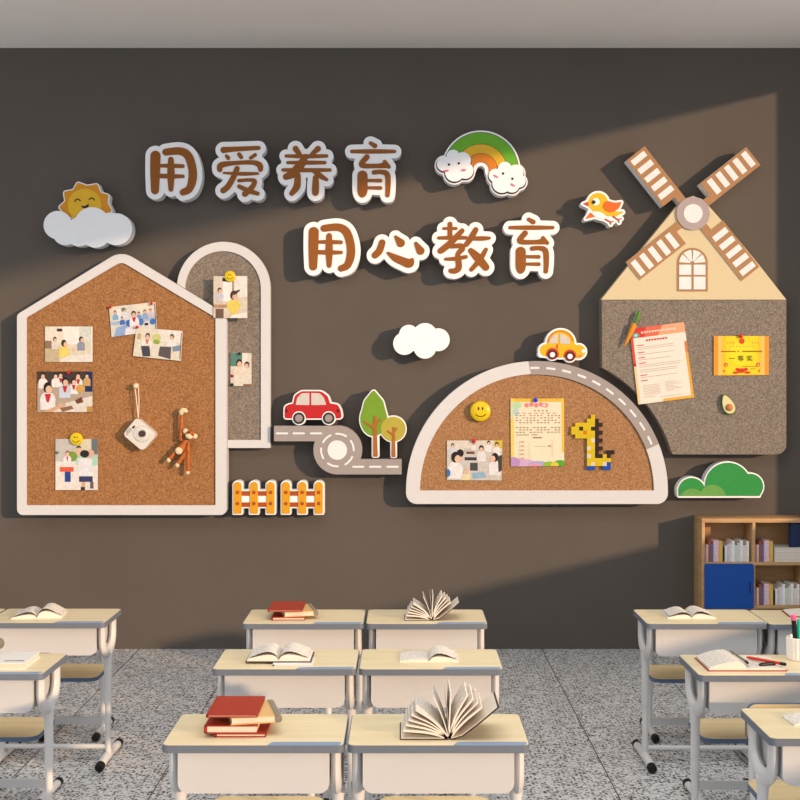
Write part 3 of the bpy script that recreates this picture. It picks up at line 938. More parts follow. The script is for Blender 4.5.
def card(name, corners, tb, items, paper, label, cat, group=None, lift=0.006, thick=0.004, text=()):
    """a sheet on a board: corners TL TR BR BL in the frame, tb the board's face; items are inks in sheet coordinates"""
    TL, TR, BR, BL = corners
    t1 = tb + lift + thick
    def P(u, v, t):
        x = (TL[0] * (1 - u) + TR[0] * u) * (1 - v) + (BL[0] * (1 - u) + BR[0] * u) * v
        y = (TL[1] * (1 - u) + TR[1] * u) * (1 - v) + (BL[1] * (1 - u) + BR[1] * u) * v
        X, Z = on_wall(x, y, t1)
        return Vector((X, WALL - t, Z))
    bm = bmesh.new(); ink = bm.loops.layers.float_color.new('ink')
    f = [bm.verts.new(P(u, v, t1)) for u, v in ((0, 0), (1, 0), (1, 1), (0, 1))]
    b = [bm.verts.new(P(u, v, t1 - thick)) for u, v in ((0, 0), (1, 0), (1, 1), (0, 1))]
    fs = [bm.faces.new(f), bm.faces.new(b)] + [bm.faces.new((f[i], f[(i + 1) % 4], b[(i + 1) % 4], b[i])) for i in range(4)]
    bmesh.ops.recalc_face_normals(bm, faces=fs)
    for q in fs:
        for l in q.loops: l[ink] = rgb(*paper)
    W_ = math.dist(TL, TR); H_ = math.dist(TL, BL); asp = H_ / W_
    def put(pts, c, k):
        pts = clip_unit(pts)
        if len(pts) < 3: return
        t = t1 + 0.0002 + 0.00008 * k
        vs = [bm.verts.new(P(u, v, t)) for u, v in pts]
        for tr in tessellate_polygon([[Vector((p[0], p[1], 0)) for p in pts]]):
            fc = bm.faces.new([vs[i] for i in tr]); fc.normal_update()
            if fc.normal.y > 0: fc.normal_flip()
            for l in fc.loops: l[ink] = rgb(*c)
    for k, it in enumerate(items):
        if it[0] == 'r': put([(it[1], it[2]), (it[3], it[2]), (it[3], it[4]), (it[1], it[4])], it[5], k)
        elif it[0] == 'e':
            n = 14
            put([(it[1] + it[3] * asp * math.cos(2 * PI * j / n), it[2] + it[4] * math.sin(2 * PI * j / n)) for j in range(n)], it[5], k)
        else: put(it[1], it[2], k)
    for (body, u, v, size, c) in text:
        cu = bpy.data.curves.new('txt', 'FONT'); cu.body = body; cu.size = 1; cu.resolution_u = 2
        o = bpy.data.objects.new('txt', cu); col.objects.link(o)
        me = o.evaluated_get(bpy.context.evaluated_depsgraph_get()).to_mesh()
        vs = [bm.verts.new(P(u + q.co.x * size * asp, v - q.co.y * size, t1 + 0.006)) for q in me.vertices]
        for p in me.polygons:
            try: fc = bm.faces.new([vs[i] for i in p.vertices])
            except ValueError: continue
            fc.normal_update()
            if fc.normal.y > 0: fc.normal_flip()
            for l in fc.loops: l[ink] = rgb(*c)
        bpy.data.objects.remove(o); bpy.data.curves.remove(cu)
    vs = [v.co for v in bm.verts]
    base = Vector(((f[0].co.x + f[2].co.x) / 2, WALL - tb, min(v.z for v in vs)))
    bmesh.ops.translate(bm, verts=bm.verts[:], vec=-base)
    me = bpy.data.meshes.new(name); bm.to_mesh(me); bm.free(); me.materials.append(M['photo' if group else 'print'])
    o = bpy.data.objects.new(name, me); col.objects.link(o); o.location = base
    return tag(o, label, cat, group)

SK = (236, 196, 166); BK = (30, 24, 24); BR_ = (92, 62, 44); WH = (242, 240, 236)
def kid(u, v, s, shirt=WH, hair=BK, scarf=None, face=0.0):
    """a schoolchild in a printed photograph: shirt, head, hair; face shifts the visible skin"""
    L = [('e', u, v + s * 1.75, s * 1.15, s * 1.15, shirt), ('r', u - s * 0.8, v + s * 1.7, u + s * 0.8, v + s * 3.2, shirt),
         ('e', u, v, s * 0.62, s * 0.82, hair), ('e', u + face * s, v + s * 0.28, s * 0.48, s * 0.58, SK)]
    if scarf: L.append(('p', [(u - s * 0.35, v + s * 0.9), (u + s * 0.35, v + s * 0.9), (u + s * 0.12, v + s * 2.1), (u - s * 0.12, v + s * 2.1)], scarf))
    return L
RED = (206, 40, 44)
pg = 'class photographs pinned to the boards'
HC, AC, DCK, MF = 0.146, 0.088, 0.147, 0.14
photo = lambda c, tb, it, paper, lab, **k: card('class_photo', c, tb, it, paper, lab, 'photograph', pg, **k)

photo([(45, 326.5), (92.5, 326.5), (92.5, 362), (45, 362)], HC,
      [('r', .38, 0, .72, .5, (250, 248, 240)), ('r', 0, 0, .36, .45, (238, 230, 212)), ('r', .25, .06, .36, .14, (60, 50, 46)), ('r', .74, 0, .95, .45, (222, 226, 214)), ('r', 0, .4, .14, .62, (150, 120, 96)), ('r', .0, .62, .3, 1, (206, 186, 152))]
      + kid(.21, .36, .085, (232, 226, 220), (70, 54, 48), None, .1) + kid(.76, .36, .1, (150, 156, 180), (58, 48, 48), None, .2) + kid(.4, .47, .125, (240, 220, 110), (70, 46, 36), None, .3)
      + [('p', [(.3, 1), (.45, .84), (1, .76), (1, 1)], (240, 236, 226)), ('r', .58, .62, .64, .7, SK), ('r', .97, 0, 1, 1, (246, 244, 240))],
      (232, 222, 196), 'pale class photo of a pupil in yellow, upper left of the house pinboard')
photo([(37.5, 371.5), (92.5, 371.5), (92.5, 412), (37.5, 412)], HC,
      [('r', 0, 0, 1, .3, (70, 56, 48)), ('r', .86, .0, 1, .5, (30, 46, 96))]
      + kid(.1, .1, .1, WH, BK) + kid(.33, .1, .09, WH, BK) + kid(.42, .08, .09, WH, BK, RED) + kid(.74, .1, .1, WH, BK, RED) + kid(.9, .1, .08, (210, 170, 110), BK)
      + kid(.66, .24, .1, WH, BK, RED, .05) + [('e', .78, .42, .12, .1, (220, 170, 90))] + kid(.5, .24, .13, (206, 220, 234), BK, RED, .1)
      + [('p', [(.28, 1), (.4, .82), (1, .6), (1, 1)], (232, 226, 216)), ('p', [(.4, .9), (.62, .84), (.66, .92), (.46, 1)], (150, 110, 80)), ('p', [(.68, .72), (.8, .62), (.84, .76), (.72, .8)], (120, 66, 50)), ('r', .9, .86, 1, 1, (196, 150, 80))]
      + kid(.19, .4, .17, (240, 238, 238), BK, RED, .12) + [('p', [(.12, 1), (.18, .94), (.5, .78), (.52, .84), (.26, 1)], (222, 176, 140))],
      (190, 170, 150), 'dark busy class photo of pupils in red scarves, left edge of the house pinboard')
photo([(109, 307), (155.5, 302), (157, 331), (111.5, 337)], HC,
      [('r', 0, 0, .2, .5, (232, 222, 200)), ('r', .16, .1, .24, .6, (246, 244, 240)), ('r', .5, 0, 1, .35, (240, 232, 214)), ('r', .26, .08, .34, .2, (110, 140, 100)), ('r', .0, .5, 1, .62, (176, 196, 220))]
      + kid(.12, .2, .08, (130, 180, 226), (96, 50, 40)) + kid(.33, .16, .08, (226, 232, 240), (80, 70, 60)) + kid(.26, .42, .07, (70, 120, 200), (40, 60, 110)) + kid(.63, .32, .07, (120, 160, 220), BK) + kid(.76, .28, .08, (150, 180, 220), BR_) + kid(.88, .26, .08, (210, 200, 214), (170, 110, 80))
      + [('e', .4, .62, .1, .12, (50, 110, 200)), ('e', .66, .62, .1, .12, (80, 130, 200)), ('e', .92, .66, .1, .1, (60, 120, 196)), ('r', .74, .68, .82, .76, (40, 40, 50))]
      + kid(.52, .32, .13, (242, 240, 240), (86, 62, 44), RED)
      + [('p', [(.06, 1), (.14, .7), (.36, .66), (.34, 1)], (150, 182, 226)), ('p', [(.3, 1), (.32, .78), (.62, .84), (.62, 1)], (236, 236, 240)), ('r', .975, .05, .99, .95, (90, 90, 110))],
      (226, 224, 216), 'tilted class photo with blue shirts, higher of the overlapping pair')
photo([(136.5, 327.5), (182.5, 331), (181, 361), (133, 356)], HC,
      [('r', .04, .2, .12, .4, (200, 176, 130)), ('r', .5, 0, 1, .4, (240, 236, 226)), ('e', .45, .3, .16, .15, (214, 214, 140)), ('e', .46, .44, .12, .08, (150, 176, 70))]
      + kid(.26, .26, .13, (244, 240, 236), (66, 50, 44), (226, 120, 110), .0) + kid(.78, .22, .12, (240, 236, 232), (70, 54, 48), None, -.05)
      + [('p', [(.14, .62), (.32, .6), (.36, .95), (.2, .98)], (74, 70, 84)), ('p', [(.54, .58), (.78, .56), (.78, .98), (.52, .9)], (96, 86, 88)), ('p', [(.8, .55), (.97, .48), (.98, .66), (.82, .72)], (130, 150, 180)), ('r', .97, .06, .985, .95, (80, 80, 90))],
      (232, 226, 208), 'tilted class photo of two girls, lower of the overlapping pair', lift=0.0135)
photo([(55.5, 439), (97.8, 439), (97.8, 490), (55.5, 490)], HC,
      [('r', 0, 0, 1, .44, (206, 202, 196)), ('r', .6, 0, .82, .3, (226, 220, 190)), ('r', .85, 0, 1, .3, (110, 120, 120)), ('e', .55, .18, .05, .05, (60, 70, 50)), ('e', .38, .34, .12, .1, (130, 166, 60)), ('e', .56, .24, .08, .07, SK), ('e', .02, .27, .05, .03, (90, 130, 70))]
      + kid(.28, .28, .07, (240, 240, 240), (160, 110, 90), (230, 60, 90)) + [('r', .22, .64, .36, .84, (40, 74, 150)), ('r', .1, .55, .43, .64, (236, 96, 60))]
      + [('e', .82, .28, .08, .08, (230, 180, 160)), ('e', .9, .44, .1, .1, (180, 226, 206)), ('e', .6, .44, .1, .1, (190, 230, 210)), ('r', .54, .38, .86, .75, (240, 240, 244)), ('r', .56, .73, .88, .84, (56, 60, 104)), ('r', .62, .84, .7, .97, (226, 180, 150)), ('r', .82, .84, .9, .97, (120, 100, 96)), ('r', .6, .94, .7, 1, (50, 54, 60)), ('e', .69, .29, .09, .075, (36, 40, 36))],
      (240, 234, 226), 'upright class photo of pupils seen from behind, bottom left of the house pinboard')
photo([(213.5, 276), (247.3, 276), (247.3, 318), (213.5, 318)], 0.16,
      [('r', .28, 0, .55, .6, (250, 248, 244)), ('r', .55, 0, .6, .5, (170, 150, 126)), ('r', .62, 0, 1, .5, (240, 238, 230)), ('r', .26, .05, .42, .13, (70, 64, 60)), ('r', 0, .68, .4, .76, (190, 150, 110)), ('r', .06, .78, .3, 1, (120, 90, 76))]
      + kid(.18, .34, .085, (214, 208, 222), (96, 64, 54), None, .2) + kid(.6, .46, .14, (240, 216, 104), (74, 48, 40), None, .3) + [('p', [(.55, .38), (.78, .32), (.78, .36), (.6, .46)], (80, 56, 46)), ('p', [(.5, 1), (.55, .93), (1, .86), (1, 1)], (246, 244, 238))],
      (226, 214, 196), 'upright class photo of a pupil in a cap and yellow shirt, across both boards')
photo([(230.5, 353), (251.5, 353), (251.5, 386), (230.5, 386)], AC,
      [('r', 0, 0, .55, .4, (92, 140, 126)), ('r', .56, 0, .8, .6, (246, 240, 230)), ('r', .8, 0, 1, .6, (232, 222, 206)), ('r', 0, .4, .2, 1, (226, 216, 206)), ('e', .06, .7, .06, .05, (150, 40, 60))]
      + kid(.42, .3, .15, (234, 222, 204), (60, 44, 44), None, .1) + kid(.78, .36, .13, (238, 228, 212), (70, 50, 46), None, -.1) + [('r', 0, .92, .14, 1, (40, 34, 34)), ('r', .6, .94, 1, 1, (150, 110, 80))],
      (236, 228, 214), 'small narrow class photo of two pupils on the grey arched board')
photo([(447, 440.5), (502.5, 440.5), (501.5, 480.5), (447, 480)], DCK,
      [('r', .0, 0, 1, .25, (226, 220, 206)), ('r', .85, 0, 1, .2, (220, 200, 60)), ('r', .3, .2, .5, .3, (200, 196, 190)), ('r', .35, .28, .5, .34, (120, 70, 60)), ('r', .32, .42, .54, .5, (60, 60, 64)), ('r', .42, .56, .56, .76, (70, 74, 74))]
      + kid(.1, .12, .07, (214, 218, 226)) + kid(.48, .08, .05, WH) + kid(.75, .06, .07, WH) + kid(.9, .1, .08, WH) + kid(.62, .2, .1, (236, 236, 236), BK)
      + [('e', .24, .32, .09, .1, BK)] + kid(.15, .42, .17, (240, 238, 240), BK, None, .28) + kid(.87, .42, .14, (240, 236, 240), BK, None, -.28) + [('p', [(.92, .4), (1, .36), (1, .75), (.94, .8)], (70, 64, 60)), ('p', [(.26, .92), (.36, .68), (.4, .72), (.32, .96)], SK), ('p', [(.45, .82), (.68, .78), (.72, .92), (.5, .97)], (150, 190, 214)), ('p', [(.28, .86), (.44, .84), (.42, 1), (.26, 1)], (236, 226, 180)), ('e', .02, .82, .06, .1, (60, 120, 190))],
      (214, 208, 200), 'class photo of two pupils at a laptop, on the dome pinboard')

# timetable sheet
it = [('r', 0, 0, 1, .05, (240, 196, 60)), ('r', 0, 0, .06, .9, (246, 216, 110)), ('r', .95, 0, 1, .8, (246, 206, 80)), ('p', [(0, .06), (.3, .06), (.1, .3), (0, .3)], (226, 226, 180)), ('r', .06, .05, .95, .93, (248, 236, 204)),
      ('e', .12, .1, .07, .05, (190, 226, 180)), ('e', .1, .2, .05, .06, (190, 220, 210)),
      ('e', .22, .96, .2, .07, (220, 180, 222)), ('e', .05, .94, .1, .08, (196, 150, 206)), ('e', .5, .97, .14, .05, (170, 180, 230)), ('e', .45, 1, .1, .05, (230, 160, 190)), ('e', .72, .98, .1, .05, (150, 200, 60)), ('e', .92, .97, .1, .06, (90, 176, 50)), ('e', .82, .98, .06, .04, (226, 210, 70))]
it += [('e', .3 + .09 * k, .1 - .012 * (k % 2), .034, .034, (238, 140, 140)) for k in range(5)] + [('e', .63, .1, .04, .034, (240, 160, 160)), ('e', .63, .1, .02, .018, (248, 236, 204))]
it += [('r', .44 + .075 * k, .17, .465 + .075 * k, .188, (110, 96, 90)) for k in range(4)]
it += [('r', .1 + .115 * k, .212, .165 + .115 * k, .222, (216, 120, 110)) for k in range(7)]
for r_ in (.245, .28, .315, .35, .42, .455, .49):
    it += [('r', .1 + .066 * k, r_, .13 + .066 * k, r_ + .012, (128, 112, 100)) for k in range(13) if (k * 7 + int(r_ * 100)) % 5]
it += [('r', .1, .53, .34, .538, (150, 136, 120)), ('r', .4, .53, .5, .538, (150, 136, 120)), ('r', .42, .57, .58, .582, (120, 104, 90))]
it += [('r', .16, .62, .165, .9, (206, 190, 160)), ('r', .34, .62, .345, .9, (206, 190, 160)), ('r', .78, .62, .785, .86, (206, 190, 160)), ('r', .44, .7, .78, .704, (206, 190, 160))] + [('r', .19, .63 + .06 * k, .25, .645 + .06 * k, (222, 160, 130)) for k in range(5)] + [('e', .73, .7, .015, .012, (216, 110, 90))]
card('timetable_sheet', [(510.5, 398.5), (564, 398.5), (564.3, 466), (511, 466.5)], DCK, it, (250, 238, 208), 'pastel yellow class timetable sheet in the middle of the dome pinboard', 'paper')

# notice sheet
it = [('p', [(0, 0), (.45, 0), (.3, .13), (0, .13)], (226, 52, 46)), ('p', [(.3, 0), (.75, 0), (.6, .13), (.25, .13)], (236, 110, 80)), ('p', [(.6, 0), (1, 0), (1, .13), (.5, .13)], (240, 176, 130)), ('e', .1, .095, .045, .034, (70, 190, 180)), ('e', .1, .095, .022, .017, (200, 236, 230)),
      ('r', .05, .13, .95, .97, (250, 240, 226)), ('r', 0, .13, .045, .5, (230, 80, 50)), ('r', .0, .46, .045, .5, (190, 30, 30)), ('r', .955, .25, 1, 1, (240, 176, 60)), ('r', .955, .25, 1, .4, (232, 130, 70)), ('r', .45, .965, 1, 1, (242, 180, 60)), ('r', 0, .5, .04, 1, (246, 214, 150))]
it += [('r', .2 + .05 * k, .055, .235 + .05 * k, .08, (252, 226, 206)) for k in range(13)]
it += [('r', .27 + .05 * k, .165, .305 + .05 * k, .188, (216, 60, 60)) for k in range(8)]
yy = .225
for hd, n in ((1, 2), (1, 1), (1, 1), (1, 2), (0, 2), (1, 1), (1, 0)):
    if hd: it.append(('r', .1, yy, .22, yy + .012, (220, 90, 80))); yy += .03
    for q in range(n):
        it.append(('r', .1, yy, .1 + .78 * (.7 + .3 * ((q * 37 + int(yy * 100)) % 10) / 10), yy + .006, (190, 178, 166))); yy += .025
    yy += .015
for q in range(7):
    it.append(('r', .12, .76 + q * .02, .42, .766 + q * .02, (206, 196, 184)))
    it.append(('r', .52, .74 + q * .02, .52 + .3 * (.5 + .5 * (q % 3) / 2), .746 + q * .02, (206, 196, 184)))
it += [('r', .12, .91, .3, .916, (190, 178, 166)), ('r', .4, .93, .8, .936, (206, 196, 184))]
card('notice_sheet', [(629.5, 329), (684, 322), (694.3, 397.5), (638.3, 404.5)], MF, it, (252, 240, 224), 'tilted white notice sheet with a red header, on the windmill felt', 'paper')

# certificate
it = [('r', 0, 0, .08, 1, (246, 160, 30)), ('r', .92, 0, 1, 1, (246, 160, 30)), ('r', .08, 0, .14, 1, (248, 206, 120)), ('r', .86, 0, .92, 1, (248, 206, 120)), ('r', .14, 0, .86, 1, (250, 206, 24)), ('r', .22, 0, .8, .96, (252, 226, 20)), ('e', .5, .45, .3, .3, (254, 238, 20)),
      ('e', .505, .13, .075, .075, (226, 70, 36))]
it += [('r', .24 + .05 * k, .14, .265 + .05 * k, .2, (236, 176, 60)) for k in (0, 1, 2, 9, 10, 11)]
it += [('r', .28 + .06 * k, .25, .32 + .06 * k, .28, (246, 196, 90)) for k in range(8)]
it += [('r', .13 + .03 * k, .375, .153 + .03 * k, .41, (176, 110, 20)) for k in range(25) if k not in (9, 11, 12)]
it += [('e', .22, .73, .05, .05, (232, 90, 60)), ('e', .8, .73, .05, .05, (232, 90, 60)), ('e', .22, .74, .022, .022, (250, 206, 90)), ('e', .8, .74, .022, .022, (250, 206, 90)), ('e', .19, .89, .022, .022, (230, 90, 30)), ('e', .82, .89, .022, .022, (230, 90, 30)),
       ('r', .52, .77, .8, .785, (190, 130, 30)), ('r', .66, .83, .76, .845, (190, 130, 30)),
       ('e', .5, .88, .09, .06, (224, 50, 30)), ('e', .43, .85, .05, .04, (224, 50, 30)), ('e', .58, .85, .05, .04, (224, 50, 30)), ('e', .4, .93, .08, .03, (230, 66, 30)), ('e', .61, .93, .08, .03, (230, 66, 30))]
card('certificate', [(713.8, 336), (769, 336), (769, 375), (713.8, 375.5)], MF, it, (250, 206, 24), 'bright yellow award certificate with orange sides, on the windmill felt', 'certificate',
     text=(('一', .27, .63, .16, (30, 20, 14)), ('等', .43, .63, .16, (30, 20, 14)), ('奖', .59, .63, .16, (30, 20, 14))))

# ------------------------------------------------------------------ pins, magnets and pegs
def pin(px, py, t, mat, label, r=0.0135, group='push pins'):
    """round-headed pin: a domed head part and its shaft"""
    x, z = on_wall(px, py, t + 0.02)
    o = thing('push_pin', label, 'push pin', (x, WALL - t, z), 0, group)
    bm = bmesh.new(); lathe(bm, [(r * 0.5, 0.006), (r * 0.9, 0.008), (r, 0.014), (r * 0.85, 0.020), (r * 0.4, 0.023)], (0, 0, 0), 'y', 18)
    obj('pin_head', bm, M[mat], o)
    bm = bmesh.new(); lathe(bm, [(0.003, 0.0006), (0.003, 0.008)], (0, 0, 0), 'y', 8)
    obj('pin_shaft', bm, M['window_metal'], o)
pin(110.2, 307, HC + 0.01, 'pin_red', 'red pin at the left corner of the blue-shirt photo', 0.011)
pin(151.3, 303.6, HC + 0.01, 'pin_red', 'red pin at the right corner of the blue-shirt photo', 0.011)
pin(137, 327, HC + 0.017, 'pin_red', 'red pin where the two tilted photos overlap', 0.0115)
pin(68.2, 372.6, HC + 0.01, 'pin_red', 'red pin on top of the red-scarf photo', 0.0125)
pin(474, 440.8, DCK + 0.01, 'pin_red', 'red pin on top of the laptop photo', 0.0155)
pin(741.2, 336, MF + 0.01, 'pin_red', 'red pin on top of the yellow certificate', 0.0155)
pin(535.7, 400, DCK + 0.01, 'pin_blue', 'blue pin on top of the timetable sheet', 0.0165)
pin(239.5, 353.5, AC + 0.01, 'pin_black', 'black pin on top of the small narrow photo', 0.010)
pin(232.3, 384.5, AC + 0.01, 'pin_black', 'black pin at the lower corner of the small narrow photo', 0.010)

def smiley(px, py, t, r, label, depth):
    x, z = on_wall(px, py, t + depth)
    o = thing('smiley_magnet', label, 'magnet', (x, WALL - t, z), 0, 'smiley magnets')
    bm = bmesh.new(); lathe(bm, [(r * 0.92, 0.0008), (r, depth * 0.3), (r, depth * 0.55), (r * 0.93, depth * 0.8), (r * 0.75, depth * 0.95), (r * 0.35, depth)], (0, 0, 0), 'y', 32)
    b = obj('magnet_body', bm, M['smile'], o)
    for sx in (-1, 1):
        bm = bmesh.new(); ball(bm, (sx * r * 0.19, -depth * 0.985, r * 0.26), r * 0.085, r * 0.06, r * 0.15, 10)
        obj('eye', bm, M['face_dark'], o)
    bm = bmesh.new()
    tube(bm, [(r * 0.62 * math.sin(a), -depth * (0.90 if abs(a) > 0.8 else 0.95), r * 0.12 - r * 0.62 * math.cos(a)) for a in [-1.15 + 2.3 * k / 12 for k in range(13)]], r * 0.055, 6)
    obj('mouth', bm, M['face_dark'], o)
smiley(480.6, 411.3, DCK, 0.075, 'large yellow smiley button alone on the dome pinboard', 0.058)
smiley(75.8, 439, HC + 0.01, 0.046, 'yellow smiley magnet over the photo of pupils from behind', 0.024)
smiley(229.8, 276.2, 0.17, 0.040, 'yellow smiley magnet over the cap photo, top of the arched board', 0.022)

# ------------------------------------------------------------------ instant camera hanging from a peg
x, z = on_wall(136.2, 385.8, HC + 0.06)
pegx, pegz = x, z
bm = bmesh.new(); lathe(bm, [(0.008, 0.0008), (0.008, 0.03), (0.018, 0.045), (0.021, 0.058), (0.017, 0.070), (0.006, 0.075)], (x, WALL - HC, z), 'y', 18)
single('wall_peg', bm, M['toy_pale'], 'pale round peg holding the camera strap', 'peg')
cx, cz = on_wall(140.5, 434, HC + 0.07)
camo = thing('instant_camera', 'white instant camera hanging by its strap on the house pinboard', 'camera', (cx, WALL - HC, cz))
ROT = Matrix.Rotation(R(38), 3, 'Y')
def rot(v): return ROT @ Vector(v)
zz = Zm(110, 370, 7.27)
bm = bmesh.new()
outl = rpoly([(-0.096, -0.078, 0.03), (0.090, -0.086, 0.03), (0.096, 0.072, 0.03), (-0.092, 0.082, 0.03)])
prism(bm, outl, 'y', -0.085, -0.001)
bmesh.ops.bevel(bm, geom=[e for e in bm.edges if abs(e.verts[0].co.y - e.verts[1].co.y) < 1e-6 and e.verts[0].co.y < -0.08 and len(e.link_faces) == 2 and abs(e.link_faces[0].normal.y - e.link_faces[1].normal.y) > 0.5], offset=0.012, segments=3, affect='EDGES')
for v in bm.verts: v.co = rot(v.co)
obj('camera_body', bm, M['camera_white'], camo)
LX, LZ = 0.0157, 0.003
def facet(dx, dz, hw, hh, ang, mat, name, label=None):
    """small raised window on the camera front"""
    bm = bmesh.new(); box(bm, -hw, hw, -0.089, -0.082, -hh, hh)
    Q = Matrix.Rotation(R(ang), 3, 'Y')
    for v in bm.verts: v.co = Q @ v.co + Vector((dx, 0, dz))
    obj(name, bm, M[mat], camo, label)
bm = bmesh.new(); lathe(bm, [(0.060, 0.08), (0.060, 0.089), (0.056, 0.093), (0.052, 0.090), (0.046, 0.093), (0.028, 0.095), (0.028, 0.080)], (LX, 0, LZ), 'y', 32)
lr = obj('lens_ring', bm, M['camera_white'], camo)
bm = bmesh.new(); lathe(bm, [(0.022, 0.09), (0.022, 0.099), (0.016, 0.101), (0.014, 0.098), (0.004, 0.098)], (LX, 0, LZ), 'y', 24)
obj('lens', bm, M['lens'], lr, 'dark round lens')
facet(-0.078, 0.024, 0.021, 0.012, -40, 'camera_grey', 'flash_window')
facet(-0.045, 0.050, 0.010, 0.006, -40, 'black', 'viewfinder', 'small dark viewfinder')
bm = bmesh.new(); ball(bm, (-0.094, -0.078, -0.003), 0.010, 0.008, 0.010, 12)
obj('shutter_button', bm, M['black'], camo, 'black shutter button')
top = rot((-0.086, -0.045, 0.076))
dx, dz = pegx - cx, pegz - cz
bm = bmesh.new()
tube(bm, [top, (top.x * 0.6 + dx * 0.4 - 0.006, -0.05, top.z * 0.5 + dz * 0.5), (dx - 0.012, -0.050, dz), (dx, -0.050, dz + 0.013), (dx + 0.014, -0.050, dz + 0.003), (top.x * 0.5 + dx * 0.5 + 0.012, -0.05, top.z * 0.5 + dz * 0.5), top], 0.0032, 6)
obj('strap', bm, M['cord'], camo, 'thin pale strap loop')

# ------------------------------------------------------------------ wooden toy monkey hanging by one hand
zm_ = Zm(165, 400, 10)
T0 = HC + 0.05
ox, oz = on_wall(184, 441, T0)
def mk(px, py, d=0.05):
    p = zm_([(px, py)])[0]; X, Z = on_wall(p[0], p[1], HC + d)
    return Vector((X - ox, -d, Z - oz))
toy = thing('toy_monkey', 'orange-brown wooden toy monkey hanging by one hand from the cork', 'toy', (ox, WALL - HC, oz))
bm = bmesh.new(); tube(bm, [mk(222, 400), mk(205, 420), mk(185, 450), mk(160, 490), mk(130, 520)], [0.012, 0.02, 0.026, 0.033, 0.030], 14)
torso = obj('torso', bm, M['toy'], toy)
bm = bmesh.new(); p = mk(138, 508, 0.078); ball(bm, p, 0.026, 0.009, 0.026, 16)
obj('belly_disc', bm, M['toy_pale'], torso, 'pale round belly')
bm = bmesh.new(); ball(bm, mk(250, 345, 0.065), 0.036, 0.034, 0.032, 18)
head = obj('head', bm, M['toy'], toy)
bm = bmesh.new(); ball(bm, mk(240, 362, 0.088), 0.028, 0.018, 0.020, 16, Matrix.Rotation(R(20), 3, 'Y'))
obj('muzzle', bm, M['toy_pale'], head, 'pale muzzle')
for q in ((205, 312), (297, 362)):
    bm = bmesh.new(); ball(bm, mk(q[0], q[1], 0.07), 0.020, 0.011, 0.020, 14); obj('ear', bm, M['toy_pale'], head, 'pale ear')
for q in ((236, 326), (272, 344)):
    bm = bmesh.new(); ball(bm, mk(q[0], q[1], 0.096), 0.006, 0.005, 0.006, 10); obj('eye', bm, M['black'], head, 'black eye')
bm = bmesh.new(); tube(bm, [mk(158, 405, 0.05), mk(165, 250, 0.05), mk(168, 140, 0.05)], [0.014, 0.014, 0.013], 12)
arm = obj('arm', bm, M['toy'], toy, 'raised arm')
bm = bmesh.new(); tube(bm, [mk(166, 150, 0.05), mk(160, 118, 0.05), mk(178, 102, 0.05), mk(202, 104, 0.05), mk(222, 122, 0.05)], [0.014, 0.018, 0.020, 0.018, 0.010], 12)
obj('hand', bm, M['toy_pale'], arm, 'pale hooked hand')
bm = bmesh.new(); tube(bm, [mk(232, 418, 0.06), mk(234, 560, 0.06), mk(232, 712, 0.055)], [0.0125, 0.0135, 0.013], 12)
arm = obj('arm', bm, M['toy'], toy, 'lowered arm')
bm = bmesh.new(); ball(bm, mk(228, 724, 0.055), 0.015, 0.014, 0.017, 12); obj('hand', bm, M['toy_pale'], arm, 'pale hand')
for a, b, c in (((95, 525), (68, 565), (38, 600)), ((205, 525), (165, 585), (124, 652))):
    bm = bmesh.new(); tube(bm, [mk(*a, 0.055), mk(*b, 0.06), mk(*c, 0.06)], [0.014, 0.015, 0.013], 12)
    l = obj('leg', bm, M['toy'], toy)
    bm = bmesh.new(); ball(bm, mk(c[0], c[1], 0.062), 0.016, 0.016, 0.018, 12); obj('foot', bm, M['toy_pale'], l, 'pale foot')
bm = bmesh.new(); p = mk(186, 128, 0.0008); tube(bm, [p, p + Vector((0, -0.07, 0))], [0.010, 0.010], 12)
q = bm; bmesh.ops.translate(q, verts=q.verts[:], vec=toy.location)
single('wall_peg', q, M['toy_pale'], 'peg gripped by the wooden monkey', 'peg')

# ------------------------------------------------------------------ giraffe made of small square beads
gx, gy, gs = 571.35, 414.9, 3.93
rows = ['.....Y.....', '....YYD....', '.YYYYYDD...', 'YYKYYKD....', 'YYYOYYDD...', '.YYYYYD....', '....YWDD...', '....YYD....', '....WYDD...', '....YYD..DD', '....WYDDYD.', '....YYYYYY.', '....YWYYWB.', '....BB..BB.']
gp, gz = on_wall(gx + 5.5 * gs, gy + 14 * gs, DCK + 0.02)
gir = thing('bead_giraffe', 'yellow pixel giraffe with dark mane and blue hooves on the dome pinboard', 'toy', (gp, WALL - DCK, gz))
kinds = {'Y': ('body', 'bead_yellow', None), 'D': ('mane', 'bead_dark', 'dark brown mane and tail'), 'K': ('eye', 'bead_dark', 'dark square mark'), 'O': ('cheek', 'bead_orange', 'orange cheek'), 'W': ('spot', 'bead_white', 'white spot'), 'B': ('hoof', 'bead_blue', 'blue hooves')}
def beads(cells, nm, mt, lb):
    bm = bmesh.new()
    for j, i in cells:
        for a in range(2):
            for b_ in range(2):
                x0, z1 = on_wall(gx + (i + a / 2) * gs, gy + (j + b_ / 2) * gs, DCK + 0.02)
                x1, z0 = on_wall(gx + (i + a / 2 + .5) * gs, gy + (j + b_ / 2 + .5) * gs, DCK + 0.02)
                e = 0.0006
                box(bm, x0 + e - gp, x1 - e - gp, -0.022, -0.002, z0 + e - gz, z1 - e - gz)
        x0, z1 = on_wall(gx + i * gs, gy + j * gs, DCK + 0.02); x1, z0 = on_wall(gx + (i + 1) * gs, gy + (j + 1) * gs, DCK + 0.02)
        box(bm, x0 - gp, x1 - gp, -0.018, -0.0008, z0 - gz, z1 - gz)
    obj(nm, bm, M[mt], gir, lb)
